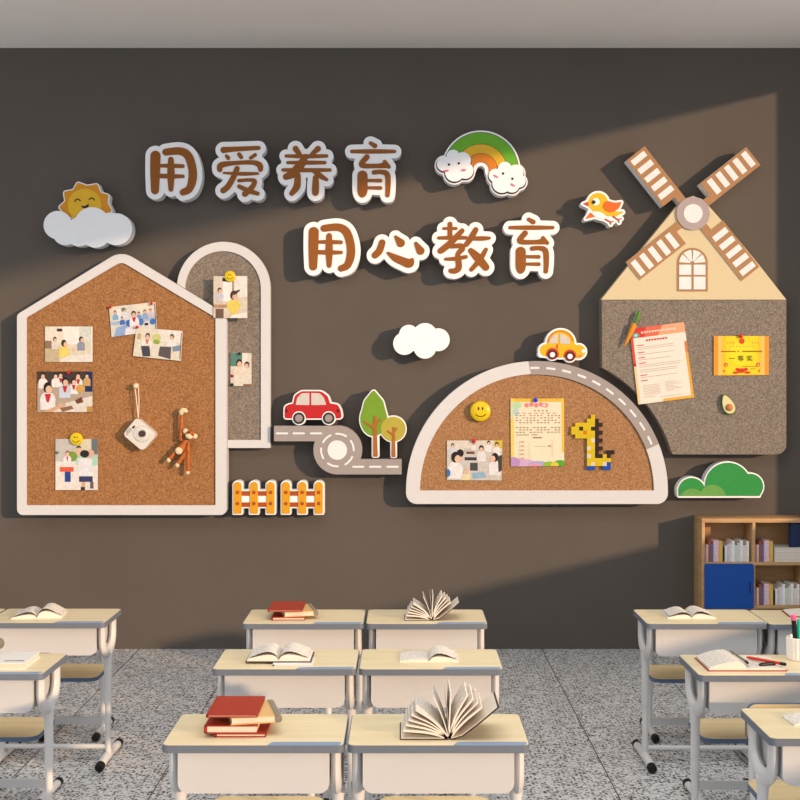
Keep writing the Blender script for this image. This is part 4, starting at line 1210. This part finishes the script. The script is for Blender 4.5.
for ch, (nm, mt, lb) in kinds.items():
    cells = [(j, i) for j, rw in enumerate(rows) for i, c in enumerate(rw) if c == ch]
    if ch in 'WK':
        for c in cells: beads([c], nm, mt, lb)
    else: beads(cells, nm, mt, lb)

# ------------------------------------------------------------------ carrot and avocado magnets
zq = Zm(590, 290, 3.638)
def fp(px, py, d):
    p = zq([(px, py)])[0]; X, Z = on_wall(p[0], p[1], MF + d); return Vector((X, WALL - MF - d, Z))
a, b = fp(125, 205, .036), fp(163, 122, .036)
car = thing('carrot_magnet', 'small orange carrot with a green top beside the notice sheet', 'magnet', (b.x, WALL - MF, a.z))
bm = bmesh.new(); tube(bm, [a, a.lerp(b, .3), a.lerp(b, .75), a.lerp(b, .93), b], [0.004, 0.013, 0.021, 0.021, 0.010], 14)
obj('carrot_root', bm, M['carrot'], car, None, True)
c = fp(182, 74, .036)
bm = bmesh.new(); tube(bm, [b - (b - a) * .03, b.lerp(c, .4), b.lerp(c, .75), c], [0.008, 0.013, 0.014, 0.006], 12)
obj('carrot_top', bm, M['carrot_green'], car, 'green leafy top', True)
p = fp(502, 416, 0.03)
avo = thing('avocado_magnet', 'halved green avocado with its brown pit on the windmill felt', 'magnet', (p.x, WALL - MF, p.z))
def egg(k):
    ang = R(24); pts = []
    for q in range(36):
        t = 2 * PI * q / 36
        v = math.cos(t); u = math.sin(t) * (0.62 - 0.22 * v)
        u, v = u * 0.075 * k, v * 0.080 * k
        pts.append((u * math.cos(ang) - v * math.sin(ang) * 0.9, v * math.cos(ang) + u * math.sin(ang) * 0.6))
    return pts
bm = bmesh.new()
rings = []
for k, d in ((0.75, 0.0008), (0.98, 0.012), (1.0, 0.022), (0.93, 0.030)):
    rings.append([bm.verts.new((u, -d, v)) for u, v in egg(k)])
for r0, r1 in zip(rings, rings[1:]):
    for i in range(36): bm.faces.new((r0[i], r0[(i + 1) % 36], r1[(i + 1) % 36], r1[i]))
bm.faces.new(rings[0]); bm.faces.new(rings[-1])
obj('skin', bm, M['avo_skin'], avo)
bm = bmesh.new(); prism(bm, egg(0.88), 'y', -0.033, -0.026)
obj('flesh', bm, M['avo_flesh'], avo, 'pale yellow flesh')
bm = bmesh.new(); ball(bm, (0.008, -0.034, -0.022), 0.026, 0.018, 0.026, 18)
obj('pit', bm, M['avo_pit'], avo, 'round brown pit')

# ------------------------------------------------------------------ bookcase against the back wall
BX0, BX1, BY0, BY1, BH = 2.122, 2.868, WALL - 0.25, WALL - 0.004, 0.98
case = thing('bookcase', 'light wood open bookcase with a blue door against the wall at right', 'bookcase', ((BX0 + BX1) / 2, (BY0 + BY1) / 2, 0))
def cpart(name, x0, x1, y0, y1, z0, z1, mat='case_wood', r=0.003, parent=None, label=None):
    return obj(name, soft_box(x0, x1, y0, y1, z0, z1, r), M[mat], parent or case, label, True)
T = 0.022
DIV = BX0 + T + 0.338
cpart('side_panel', BX0, BX0 + T, BY0, BY1, 0, BH - 0.03)
cpart('side_panel', BX1 - T, BX1, BY0, BY1, 0, BH - 0.03)
cpart('top_panel', BX0, BX1, BY0, BY1, BH - 0.03, BH)
cpart('back_panel', BX0 + T, BX1 - T, BY1 - 0.012, BY1, 0.03, BH - 0.03)
S1, S2, S3 = 0.668, 0.360, 0.055
for zt in (S1, S2, S3):
    cpart('shelf', BX0 + T, BX1 - T, BY0 + 0.004, BY1 - 0.012, zt - T, zt)
cpart('divider', DIV, DIV + T, BY0 + 0.002, BY1 - 0.012, S3, BH - 0.03)
bm = bmesh.new()
prism(bm, rpoly([(BX0 + 0.018, S2 - 0.020, 0.018), (DIV + 0.006, S2 - 0.020, 0.018), (DIV + 0.006, S1 - 0.008, 0.018), (BX0 + 0.018, S1 - 0.008, 0.018)]), 'y', BY0 - 0.016, BY0 + 0.002)
dr = obj('door', bm, M['door_blue'], case, 'blue door', True)
cpart('handle', DIV - 0.026, DIV - 0.018, BY0 - 0.019, BY0 - 0.010, S2 + 0.09, S2 + 0.175, 'black', 0.002, dr, 'dark slot handle')

# books in the bookcase
def shelf_book(x, w, h, d, z, mats, label, group, y0=None):
    y0 = BY0 + 0.035 if y0 is None else y0
    o = thing('shelf_book', label, 'book', (x + w / 2, y0 + d / 2, z + .0008), 0, group)
    bm = bmesh.new()
    c = min(0.0022, w * 0.2)
    box(bm, -w / 2, -w / 2 + c, -d / 2, d / 2, 0, h); box(bm, w / 2 - c, w / 2, -d / 2, d / 2, 0, h); box(bm, -w / 2, w / 2, -d / 2 - 0.003, -d / 2, 0, h)
    obj('cover', bm, mats, o)
    bm = bmesh.new(); box(bm, -w / 2 + c, w / 2 - c, -d / 2, d / 2 - 0.004, 0.002, h - 0.004)
    obj('page_block', bm, M['page_edge'], o)
    return o
SB = {}
def sbm(n, c):
    if n not in SB: SB[n] = plain('book_cover_' + n, c, 0.55, 0.12, 60)
    return SB[n]
COLOURED = [('rose', (196, 120, 128), 0.0133, .118), ('pale grey', (206, 204, 200), 0.0133, .122), ('rust brown', (160, 86, 52), 0.0173, .145), ('blue', (92, 110, 168), 0.0160, .128), ('soft pink', (222, 190, 202), 0.0359, .152), ('golden yellow', (216, 176, 84), 0.0266, .147), ('near black', (40, 34, 52), 0.0133, .10)]
PLAIN = [('white', (226, 224, 222), 0.0160, .115), ('grey-white', (204, 202, 204), 0.0146, .125), ('lilac-white', (222, 214, 226), 0.0160, .132), ('bright white', (238, 238, 236), 0.0186, .148), ('mint-white', (200, 214, 204), 0.0173, .118), ('chalky white', (212, 210, 208), 0.0173, .132), ('ivory-white', (232, 230, 226), 0.0213, .152), ('warm white', (220, 214, 208), 0.0213, .118), ('clean white', (236, 232, 228), 0.0186, .146)]
def row(x, z, where, group, lst):
    for n, c, w, h in lst:
        shelf_book(x, w, h, .155 + .01 * ((int(h * 1000)) % 3), z, sbm(n, c), f'{n} book standing on the {where}', group)
        x += w + 0.0015
    return x
row(BX0 + T + 0.004, S1, 'top shelf above the blue door', 'books above the blue door', COLOURED + PLAIN)
xe = row(DIV + T + 0.004, S1, 'top right shelf beside the flat book pile', 'books on the top right shelf', COLOURED[:6])
row(DIV + T + 0.004, S2, 'shelf to the right of the blue door', 'books right of the blue door', COLOURED + PLAIN)
zc_ = S1 + .0008
wmax = BX1 - T - .006 - xe - .008
for k, (n, ww, hh) in enumerate((('lowest of the pile', .205, .028), ('second from the bottom', .198, .022), ('third from the bottom', .204, .024), ('topmost of the pile', .196, .026))):
    ww = min(ww, wmax - .003 * (k % 2))
    o = thing('flat_book', f'white book lying flat on the top right shelf, {n}', 'book', (xe + 0.008 + ww / 2, BY0 + 0.115, zc_), 0, 'flat white book pile')
    bm = bmesh.new(); box(bm, -ww / 2, ww / 2, -.09, .09, 0, .003); box(bm, -ww / 2, ww / 2, -.09, .09, hh - .003, hh); box(bm, -ww / 2, -ww / 2 + .003, -.09, .09, .003, hh - .003)
    obj('cover', bm, M['book_white'], o)
    bm = bmesh.new(); box(bm, -ww / 2 + .003, ww / 2 - .004, -.087, .087, .003, hh - .003); obj('page_block', bm, M['page_edge'], o)
    zc_ += hh + .0004
bm = bmesh.new(); prism(bm, [(2.755, BY0 + 0.03), (2.838, BY0 + 0.03), (2.838, BY0 + 0.06), (2.755, BY0 + 0.06)], 'z', zc_ + .0006, BH - 0.034)
bmesh.ops.bevel(bm, geom=bm.edges[:], offset=0.006, segments=2, affect='EDGES')
single('folder_box', bm, M['navy'], 'navy box folder standing on the flat books at the top right', 'folder')

# ------------------------------------------------------------------ school desks
DT = 0.75
def make_desk():
    o = thing('school_desk', 'desk', 'desk')
    bm = bmesh.new()
    top = rpoly([(-.299, .002, .022), (.299, .002, .022), (.299, .388, .022), (-.299, .388, .022)], 6)
    prism(bm, top, 'z', DT - .024, DT + .0008)
    t = obj('tabletop', bm, M['desk_top'], o)
    bm = bmesh.new()
    prism(bm, rpoly([(-.302, 0, .024), (.302, 0, .024), (.302, .39, .024), (-.302, .39, .024)], 6), 'z', DT - .026, DT - .0005)
    obj('edge_band', bm, M['band'], t, 'blue-grey edge band')
    bm = bmesh.new()
    prism(bm, [(.05, .001), (.285, .001), (.292, .012), (.292, .030), (.28, .034), (.075, .034), (.062, .030)], 'z', DT - .002, DT + .0022)
    obj('pencil_ledge', bm, M['strip'], t, 'blue strip along the front edge')
    bm = bmesh.new()
    prism(bm, rpoly([(-.252, .582, .035), (.252, .582, .035), (.252, DT - .026), (-.252, DT - .026)], 6), 'y', .028, .042)
    obj('front_panel', bm, M['desk_panel'], o)
    bm = bmesh.new()
    box(bm, -.247, .247, .042, .35, .592, .602); box(bm, -.247, -.239, .042, .35, .602, DT - .026); box(bm, .239, .247, .042, .35, .602, DT - .026)
    obj('book_tray', bm, M['desk_panel'], o)
    for s in (-1, 1):
        x = s * .272
        bm = bmesh.new()
        loop = [(.074, DT - .026), (.074, .66), (.078, .628), (.096, .600), (.132, .578), (.19, .567), (.248, .578), (.284, .600), (.302, .628), (.306, .66), (.306, DT - .026)]
        tube(bm, [(x, a, b) for a, b in loop], [.028, .028, .029, .030, .031, .031, .031, .030, .029, .028, .028], 12, False, 0.62, (1, 0, 0))
        tube(bm, [(x, .19, .565), (x, .195, .50), (x, .20, .30)], [.026, .0195, .0195], 14)
        tube(bm, [(x, .20, .31), (x, .205, .04)], [.0155, .0155], 14)
        l = obj('leg', bm, M['desk_metal'], o)
        bm = bmesh.new(); tube(bm, [(x, .03, .024), (x, .10, .034), (x, .30, .034), (x, .43, .024)], [.021, .022, .022, .021], 12)
        ft = obj('foot', bm, M['desk_metal'], l)
        for y0, y1 in ((.005, .045), (.455, .415)):
            bm = bmesh.new(); tube(bm, [(x, y0, .024), (x, y0 + (y1 - y0) * .15, .026), (x, y1, .027)], [.019, .0235, .0235], 12)
            obj('cap', bm, M['cap'], l, 'black end cap')
    bm = bmesh.new(); tube(bm, [(-.272, .21, .075), (.272, .21, .075)], .013, 10)
    obj('crossbar', bm, M['desk_metal'], o)
    return o

def make_chair():
    o = thing('school_chair', 'chair', 'chair')
    bm = bmesh.new(); prism(bm, rpoly([(-.202, .003, .05), (.202, .003, .05), (.202, .33, .05), (-.202, .33, .05)], 6), 'z', .383, .4025)
    st = obj('seat', bm, M['chair_wood'], o)
    bm = bmesh.new(); prism(bm, rpoly([(-.205, 0, .052), (.205, 0, .052), (.205, .333, .052), (-.205, .333, .052)], 6), 'z', .382, .4015)
    obj('seat_band', bm, M['chair_band'], st, 'dark blue edge')
    bm = bmesh.new(); prism(bm, rpoly([(-.175, .523, .04), (.175, .523, .04), (.175, .677, .04), (-.175, .677, .04)], 6), 'y', .401, .4195)
    bk = obj('backrest', bm, M['chair_wood'], o)
    bm = bmesh.new(); prism(bm, rpoly([(-.178, .52, .042), (.178, .52, .042), (.178, .68, .042), (-.178, .68, .042)], 6), 'y', .4025, .418)
    obj('backrest_band', bm, M['chair_band'], bk, 'dark blue edge')
    for s in (-1, 1):
        x = s * .145
        bm = bmesh.new(); tube(bm, [(x, .425, .64), (x, .43, .48), (x, .425, .37), (x, .40, .30), (x, .395, .04)], .0165, 12)
        tube(bm, [(x, .10, .372), (x, .40, .372)], .012, 10)
        l = obj('leg', bm, M['desk_metal'], o)
        bm = bmesh.new(); tube(bm, [(x, .24, .024), (x, .30, .032), (x, .48, .032), (x, .56, .024)], .0195, 12)
        obj('foot', bm, M['desk_metal'], l)
        for y0, y1 in ((.215, .255), (.585, .545)):
            bm = bmesh.new(); tube(bm, [(x, y0, .024), (x, y0 + (y1 - y0) * .15, .026), (x, y1, .027)], [.018, .022, .022], 12)
            obj('cap', bm, M['cap'], l, 'black end cap')
    bm = bmesh.new(); box(bm, -.145, .145, .388, .402, .055, .095)
    obj('crossbar', bm, M['desk_metal'], o)
    return o

ROW1, ROW2, ROW3 = 4.127, 5.22, 6.20
CL, CR = -0.497, 0.118
desks = [  # x, y front, label, chair dx, chair dy (seat front from the desk front), chair label or None
    (CL, ROW1, 'centre desk of the front row carrying the large red book stack', 0, .215, 'chair tucked under the front desk with the large red book stack'),
    (CR, ROW1, 'centre desk of the front row carrying the large fanned-open book', 0, .215, 'chair tucked under the front desk with the large fanned-open book'),
    (CL, ROW2, 'centre desk of the middle row with an open book over a white booklet', 0, .24, 'chair tucked under the middle desk with the book over a booklet'),
    (CR, ROW2, 'centre desk of the middle row with a thin coverless open book', 0, .24, 'chair tucked under the middle desk with the coverless open book'),
    (CL, ROW3, 'centre desk of the back row with the small red book pile', 0, .24, None),
    (CR, ROW3, 'centre desk of the back row with the small fanned-open book', 0, .24, None),
    (-1.782, 5.135, 'left desk in front, holding a thick white book cut by the frame', -.02, .31, 'chair under the nearer left desk, below the thick white book'),
    (-1.788, 6.225, 'left desk behind, open magazine lying on its top', -.02, .31, 'chair under the farther left desk, below the open magazine'),
    (-2.40, 6.225, 'desk at the far left, only its corner inside the frame', 0, .31, None),
    (1.512, 6.20, 'right desk in the back row before the blue bookcase door', -.005, .31, 'chair under the back right desk before the bookcase'),
    (2.117, 6.185, 'right desk in the back row behind the pen cup', -.03, .31, None),
    (1.512, 5.11, 'right desk carrying the red-covered notebook and pen cup', -.005, .31, 'chair under the right desk with the red notebook'),
    (1.538, 4.205, 'nearest right desk, cut by the frame in the bottom right corner', -.005, .33, 'nearest right chair, its top rail showing behind the corner desk'),
]
d0, c0 = make_desk(), make_chair()
fd = fc = True
for x, y, lab, cdx, cdy, clab in desks:
    d = d0 if fd else copy_tree(d0)
    fd = False
    d.location = (x, y, 0); tag(d, lab, 'desk', 'school desks')
    if clab is None: continue
    c = c0 if fc else copy_tree(c0)
    fc = False
    c.location = (x + cdx, y + cdy, 0); tag(c, clab, 'chair', 'school chairs')

# ------------------------------------------------------------------ books on the desks
def closed_book(name, label, loc, W_, D_, T_, rz, cover, spine, side=-1, group=None, rounded=False, cat='book', top=None):
    """hardback lying flat: origin at the middle of its base; spine on side -1 (left), +1 (right)"""
    o = thing(name, label, cat, loc, rz, group)
    c = .0035
    bm = bmesh.new()
    box(bm, -W_ / 2, W_ / 2, -D_ / 2, D_ / 2, 0, c); box(bm, -W_ / 2, W_ / 2, -D_ / 2, D_ / 2, T_ - c, T_)
    obj('cover', bm, M[cover], o)
    bm = bmesh.new(); sx = side * W_ / 2
    prof = [(sx - side * .001, T_ + (.0015 if rounded else .0004))] + [(sx + side * (T_ * (.38 if rounded else .12)) * math.sin(PI * k / 8), T_ / 2 + T_ / 2 * math.cos(PI * k / 8)) for k in range(9)][1:-1] + ([(sx - side * .001, 0), (sx - side * .008, .0), (sx - side * .008, T_ + .0004)] if not rounded else [(sx - side * .001, 0), (sx - side * .012, 0), (sx - side * .016, T_ + .0015)])
    prism(bm, prof, 'y', -D_ / 2, D_ / 2)
    obj('spine', bm, M[spine], o, 'rounded grey spine' if rounded else None)
    bm = bmesh.new()
    x0, x1 = (-W_ / 2 + .008, W_ / 2 - .004) if side < 0 else (-W_ / 2 + .004, W_ / 2 - .008)
    box(bm, x0, x1, -D_ / 2 + .004, D_ / 2 - .004, c, T_ - c)
    obj('page_block', bm, M['page_edge'], o)
    return o
def on_desk(px, py, z):
    """point at height z seen at a frame position"""
    d = (EYE - z) * FPX / (py - AY)
    return ((px - AX) * d / FPX, d, z)

def red_stack(x, y, n, where, g):
    z = DT + .001
    if n == 4:
        closed_book('stacked_book', f'red book at the bottom of the {where}', (x + .012, y + .11, z), .172, .215, .013, 0, 'book_red', 'book_red', -1, g); z += .0132
        closed_book('stacked_book', f'thick red book, second from the bottom of the {where}', (x - .018, y + .108, z), .178, .215, .027, 0, 'book_red', 'book_red', -1, g); z += .0273
    else:
        closed_book('stacked_book', f'red book at the bottom of the {where}', (x - .0, y + .108, z), .168, .215, .016, 0, 'book_red', 'book_red', -1, g); z += .0163
    closed_book('stacked_book', f'tan book with a rounded grey spine inside the {where}', (x + .038, y + .122, z), .165, .21, .025, R(13), 'book_tan', 'book_grey', 1, g, True); z += .0267
    closed_book('stacked_book', f'red book on top of the {where}', (x - .016, y + .125, z), .172, .25, .010, 0, 'book_red', 'book_red', -1, g)
red_stack(-.562, 4.215, 4, 'large red stack on the front desk', 'large red book stack')
red_stack(-.578, 6.285, 3, 'small red pile on the back desk', 'small red book pile')

def page_curve(Wp, h, n=12, dip=.15):
    """upper profile of an open page from the gutter outwards"""
    return [(Wp * k / n, .004 + h * (.86 * math.sin(PI * (k / n) ** .6) ** .85 + .14 * min(1, 4 * k / n))) for k in range(n + 1)]
def open_book(name, label, loc, W_, D_, hl, hr, cover, rz=0, group=None, loose=True):
    o = thing(name, label, 'book', loc, rz, group)
    if cover:
        bm = bmesh.new(); box(bm, -W_ - .006, W_ + .006, -.004, D_ + .004, 0, .004)
        obj('cover', bm, M[cover], o)
    zb = .004 if cover else 0
    for s, h in ((-1, hl), (1, hr)):
        pc = page_curve(W_, h)
        bm = bmesh.new()
        prism(bm, [(s * x, z + zb) for x, z in pc] + [(s * W_, zb), (0, zb)], 'y', 0, D_)
        obj('page_block', bm, M['page'], o, 'left-hand pages' if s < 0 else 'right-hand pages')
        if loose and h > .012:
            bm = bmesh.new()
            up = [(s * x * .93, zb + z + .010 * math.sin(PI * min(1, .15 + x / W_)) + .010 * x / W_) for x, z in pc]
            prism(bm, up + [(a, b - .0012) for a, b in reversed(up)], 'y', .006, D_ - .002)
            obj('loose_page', bm, M['page'], o, 'lifted page')
    return o
z0 = DT + .001
x, y, _ = on_desk(292.5, 666, z0)
closed_book('booklet', 'thin white booklet under the open book, middle row', (x, y + .075, z0), .17, .15, .006, 0, 'book_white', 'book_white')
open_book('open_book', 'open book with dark cover resting partly on a white booklet', (-.53, 5.318, z0 + .0068), .134, .185, .022, .024, 'book_dark', 0, 'open books on the desks')
open_book('open_book', 'thin coverless open book on the right centre desk, middle row', (.112, 5.345, z0), .125, .17, .009, .020, None, 0, 'open books on the desks')
open_book('open_book', 'open magazine with rising right pages on the farther left desk', (-1.853, 6.325, z0), .125, .17, .018, .034, None, R(6), 'open books on the desks')
open_book('open_book', 'open white book on the back right desk before the blue door', (1.462, 6.325, z0), .122, .17, .016, .020, None, 0, 'open books on the desks')
open_book('open_book', 'red-backed open notebook in the back row behind the pen cup', (2.145, 6.365, z0), .17, .16, .010, .010, 'book_red', R(-4), 'open books on the desks')
open_book('open_book', 'open white book at the frame edge on the nearest right desk', (1.462, 4.36, z0), .10, .12, .012, .012, None, R(4), 'open books on the desks')
nb = open_book('open_book', 'red-covered open notebook with arched left page beside the pen cup', (1.428, 5.182, z0), .158, .235, .032, .006, 'book_red', 0, 'open books on the desks', False)

# thick white book and grey-spined book on the nearer left desk
closed_book('closed_book', 'thick white book with handwriting on its cover, nearer left desk', (-1.703, 5.325, z0), .25, .225, .026, 0, 'book_white', 'book_white', -1)
bm = bmesh.new()
pts = []
for k in range(46):
    u = k / 45
    pts.append((-1.675 + .08 * u, 5.255 + .006 * math.sin(u * 37) + .004 * math.sin(u * 71) + .006 * u, z0 + .0268))
tube(bm, pts, .0009, 4)
hw = obj('handwriting', bm, M['black'], bpy.data.objects['closed_book'], 'dark scribbled handwriting', True)
closed_book('closed_book', 'grey-spined book on the thick white book, cut by the left frame edge', (-1.872, 5.43, z0 + .0265), .2, .15, .045, 0, 'book_tan', 'book_grey', 1, None, True)

# fanned-open books standing on their spines
def fan_book(label, loc, k, cover):
    o = thing('fanned_book', label, 'book', loc, 0, 'fanned-open books')
    D_ = .20 * k
    def sheet(a_end, L, bow):
        """page profile leaving the spine upright and bending to its own angle"""
        n = 12; x = z = 0; pts = [(0, 0)]
        a0 = 90 + (a_end - 90) * bow
        for q in range(n):
            a = R(a0 + (a_end - a0) * min(1, (q + .5) / n * 1.5)); x += L / n * math.cos(a); z += L / n * math.sin(a); pts.append((x, z))
        return pts
    def leaf(name, pts, th, mat, lab=None, y0=0.0, y1=None):
        bm = bmesh.new(); up = []; dn = []
        for q, (x, z) in enumerate(pts):
            a, b = pts[max(q - 1, 0)], pts[min(q + 1, len(pts) - 1)]
            t = Vector((b[0] - a[0], b[1] - a[1])).normalized(); nrm = Vector((-t.y, t.x)) * th / 2
            up.append((x + nrm.x, z + nrm.y)); dn.append((x - nrm.x, z - nrm.y))
        prism(bm, up + dn[::-1], 'y', y0, D_ if y1 is None else y1)
        obj(name, bm, M[mat], o, lab)
    off = lambda pts, dx, dz: [(x + dx, z + dz) for x, z in pts]
    b = .004 * k
    lo = [(0, 0), (-.08 * k, 0), (-.160 * k, 0)]; hi = [(0, 0), (.04 * k, .012 * k), (.10 * k, .058 * k), (.160 * k, .108 * k)]
    leaf('cover_board', off(lo, -.005 * k, b * .5), .003 * k, cover, 'dark cover board lying flat', -.004)
    leaf('cover_board', off(hi, .008 * k, b * .4), .003 * k, cover, 'dark raised cover board', -.004)
    leaf('endpaper', off(lo, -.001 * k, b * .5 + .0028 * k), .0026 * k, 'page_edge')
    leaf('endpaper', off([(x * .97, z * .97) for x, z in hi], .006 * k, b * .4 + .0028 * k), .0026 * k, 'page_edge')
    leaf('spine', off([(-.008 * k, 0), (.010 * k, 0)], 0, b * .5), .004 * k, cover)
    for a, L, bw, th in ((176, .150, .80, .0080), (170, .148, .72, .0065), (164, .146, .64, .0055), (157, .146, .58, .0040), (148, .146, .5, .0070), (114, .146, .5, .0030), (95, .148, .4, .0010), (87, .149, .3, .0048), (60, .156, .25, .0060), (50, .155, .3, .0070), (44, .154, .5, .0050), (39, .150, .7, .0070)):
        leaf('page_fan', off(sheet(a, L * k, bw), (90 - a) / 90 * .006 * k, b + .001), th * k, 'page')
    return o
fan_book('large fanned-open book standing on the front centre desk', ((449 - AX) * 4.19 / FPX, 4.19, z0), 1.0, 'book_dark')
fan_book('small fanned-open book standing on the back centre desk', ((432 - AX) * 6.28 / FPX, 6.28, z0), .84, 'book_dark')

# ------------------------------------------------------------------ pens and pen cup
def pen(name, label, p0, p1, r, mat, cat='pen', tip=None, tipmat='black', back=None):
    a, b = Vector(p0), Vector(p1)
    base = Vector(((a.x + b.x) / 2, (a.y + b.y) / 2, min(a.z, b.z) - r))
    o = thing(name, label, cat, base)
    a -= base; b -= base
    bm = bmesh.new(); tube(bm, [a.lerp(b, .02), a.lerp(b, .12), b.lerp(a, .12)], [r * .6, r, r], 12); obj('barrel', bm, M[mat], o)
    bm = bmesh.new(); tube(bm, [b.lerp(a, .14), b.lerp(a, .12), b.lerp(a, .02), b], [r * 1.0, r * 1.12, r * 1.12, r * .7], 12); obj('cap', bm, M[tipmat], o, tip)
    return o
zp = z0 + .0155
pen('pen', 'red pen with a black end lying on the notebook', on_desk(746, 657, zp + .008), on_desk(786, 664.5, zp + .008), .0065, 'pen_red', 'pen', 'black end')
pen('marker', 'short black marker lying in front of the red pen', on_desk(759, 664.8, zp + .004), on_desk(775, 663.2, zp + .004), .0075, 'black', 'marker')
pen('pencil', 'grey pencil lying along the notebook gutter', (1.412, 5.40, z0 + .040), (1.440, 5.215, z0 + .0260), .005, 'ribbon', 'pencil', 'dark tip')
CXc, CYc = 1.716, 5.405
cup = thing('pen_cup', 'white ribbed pen cup on the right desk', 'cup', (CXc, CYc, z0))
bm = bmesh.new()
n = 72; prof = [(.050, 0), (.054, .004), (.056, .095), (.053, .098), (.050, .094), (.047, .012)]
rings = []
for q, (r, h) in enumerate(prof):
    rings.append([bm.verts.new(((r + (.0016 * math.cos(k * 2 * PI / 3) if q in (1, 2) else 0)) * math.cos(2 * PI * k / n), (r + (.0016 * math.cos(k * 2 * PI / 3) if q in (1, 2) else 0)) * math.sin(2 * PI * k / n), h)) for k in range(n)])
for a, b in zip(rings, rings[1:]):
    for k in range(n): bm.faces.new((a[k], a[(k + 1) % n], b[(k + 1) % n], b[k]))
bm.faces.new(rings[0]); bm.faces.new(rings[-1])
obj('cup_body', bm, M['ceramic'], cup)
pen('marker', 'black marker with a pink tip standing in the pen cup', (CXc - .018, CYc - .01, z0 + .024), (CXc - .033, CYc - .014, z0 + .196), .0105, 'black', 'marker', 'pink end', 'pink_tip')
bm = bmesh.new(); box(bm, CXc - .016, CXc + .028, CYc - .022, CYc - .008, z0 + .016, z0 + .178)
bmesh.ops.bevel(bm, geom=bm.edges[:], offset=.005, segments=2, affect='EDGES')
single('ruler', bm, M['teal'], 'teal ruler standing in the pen cup', 'ruler')
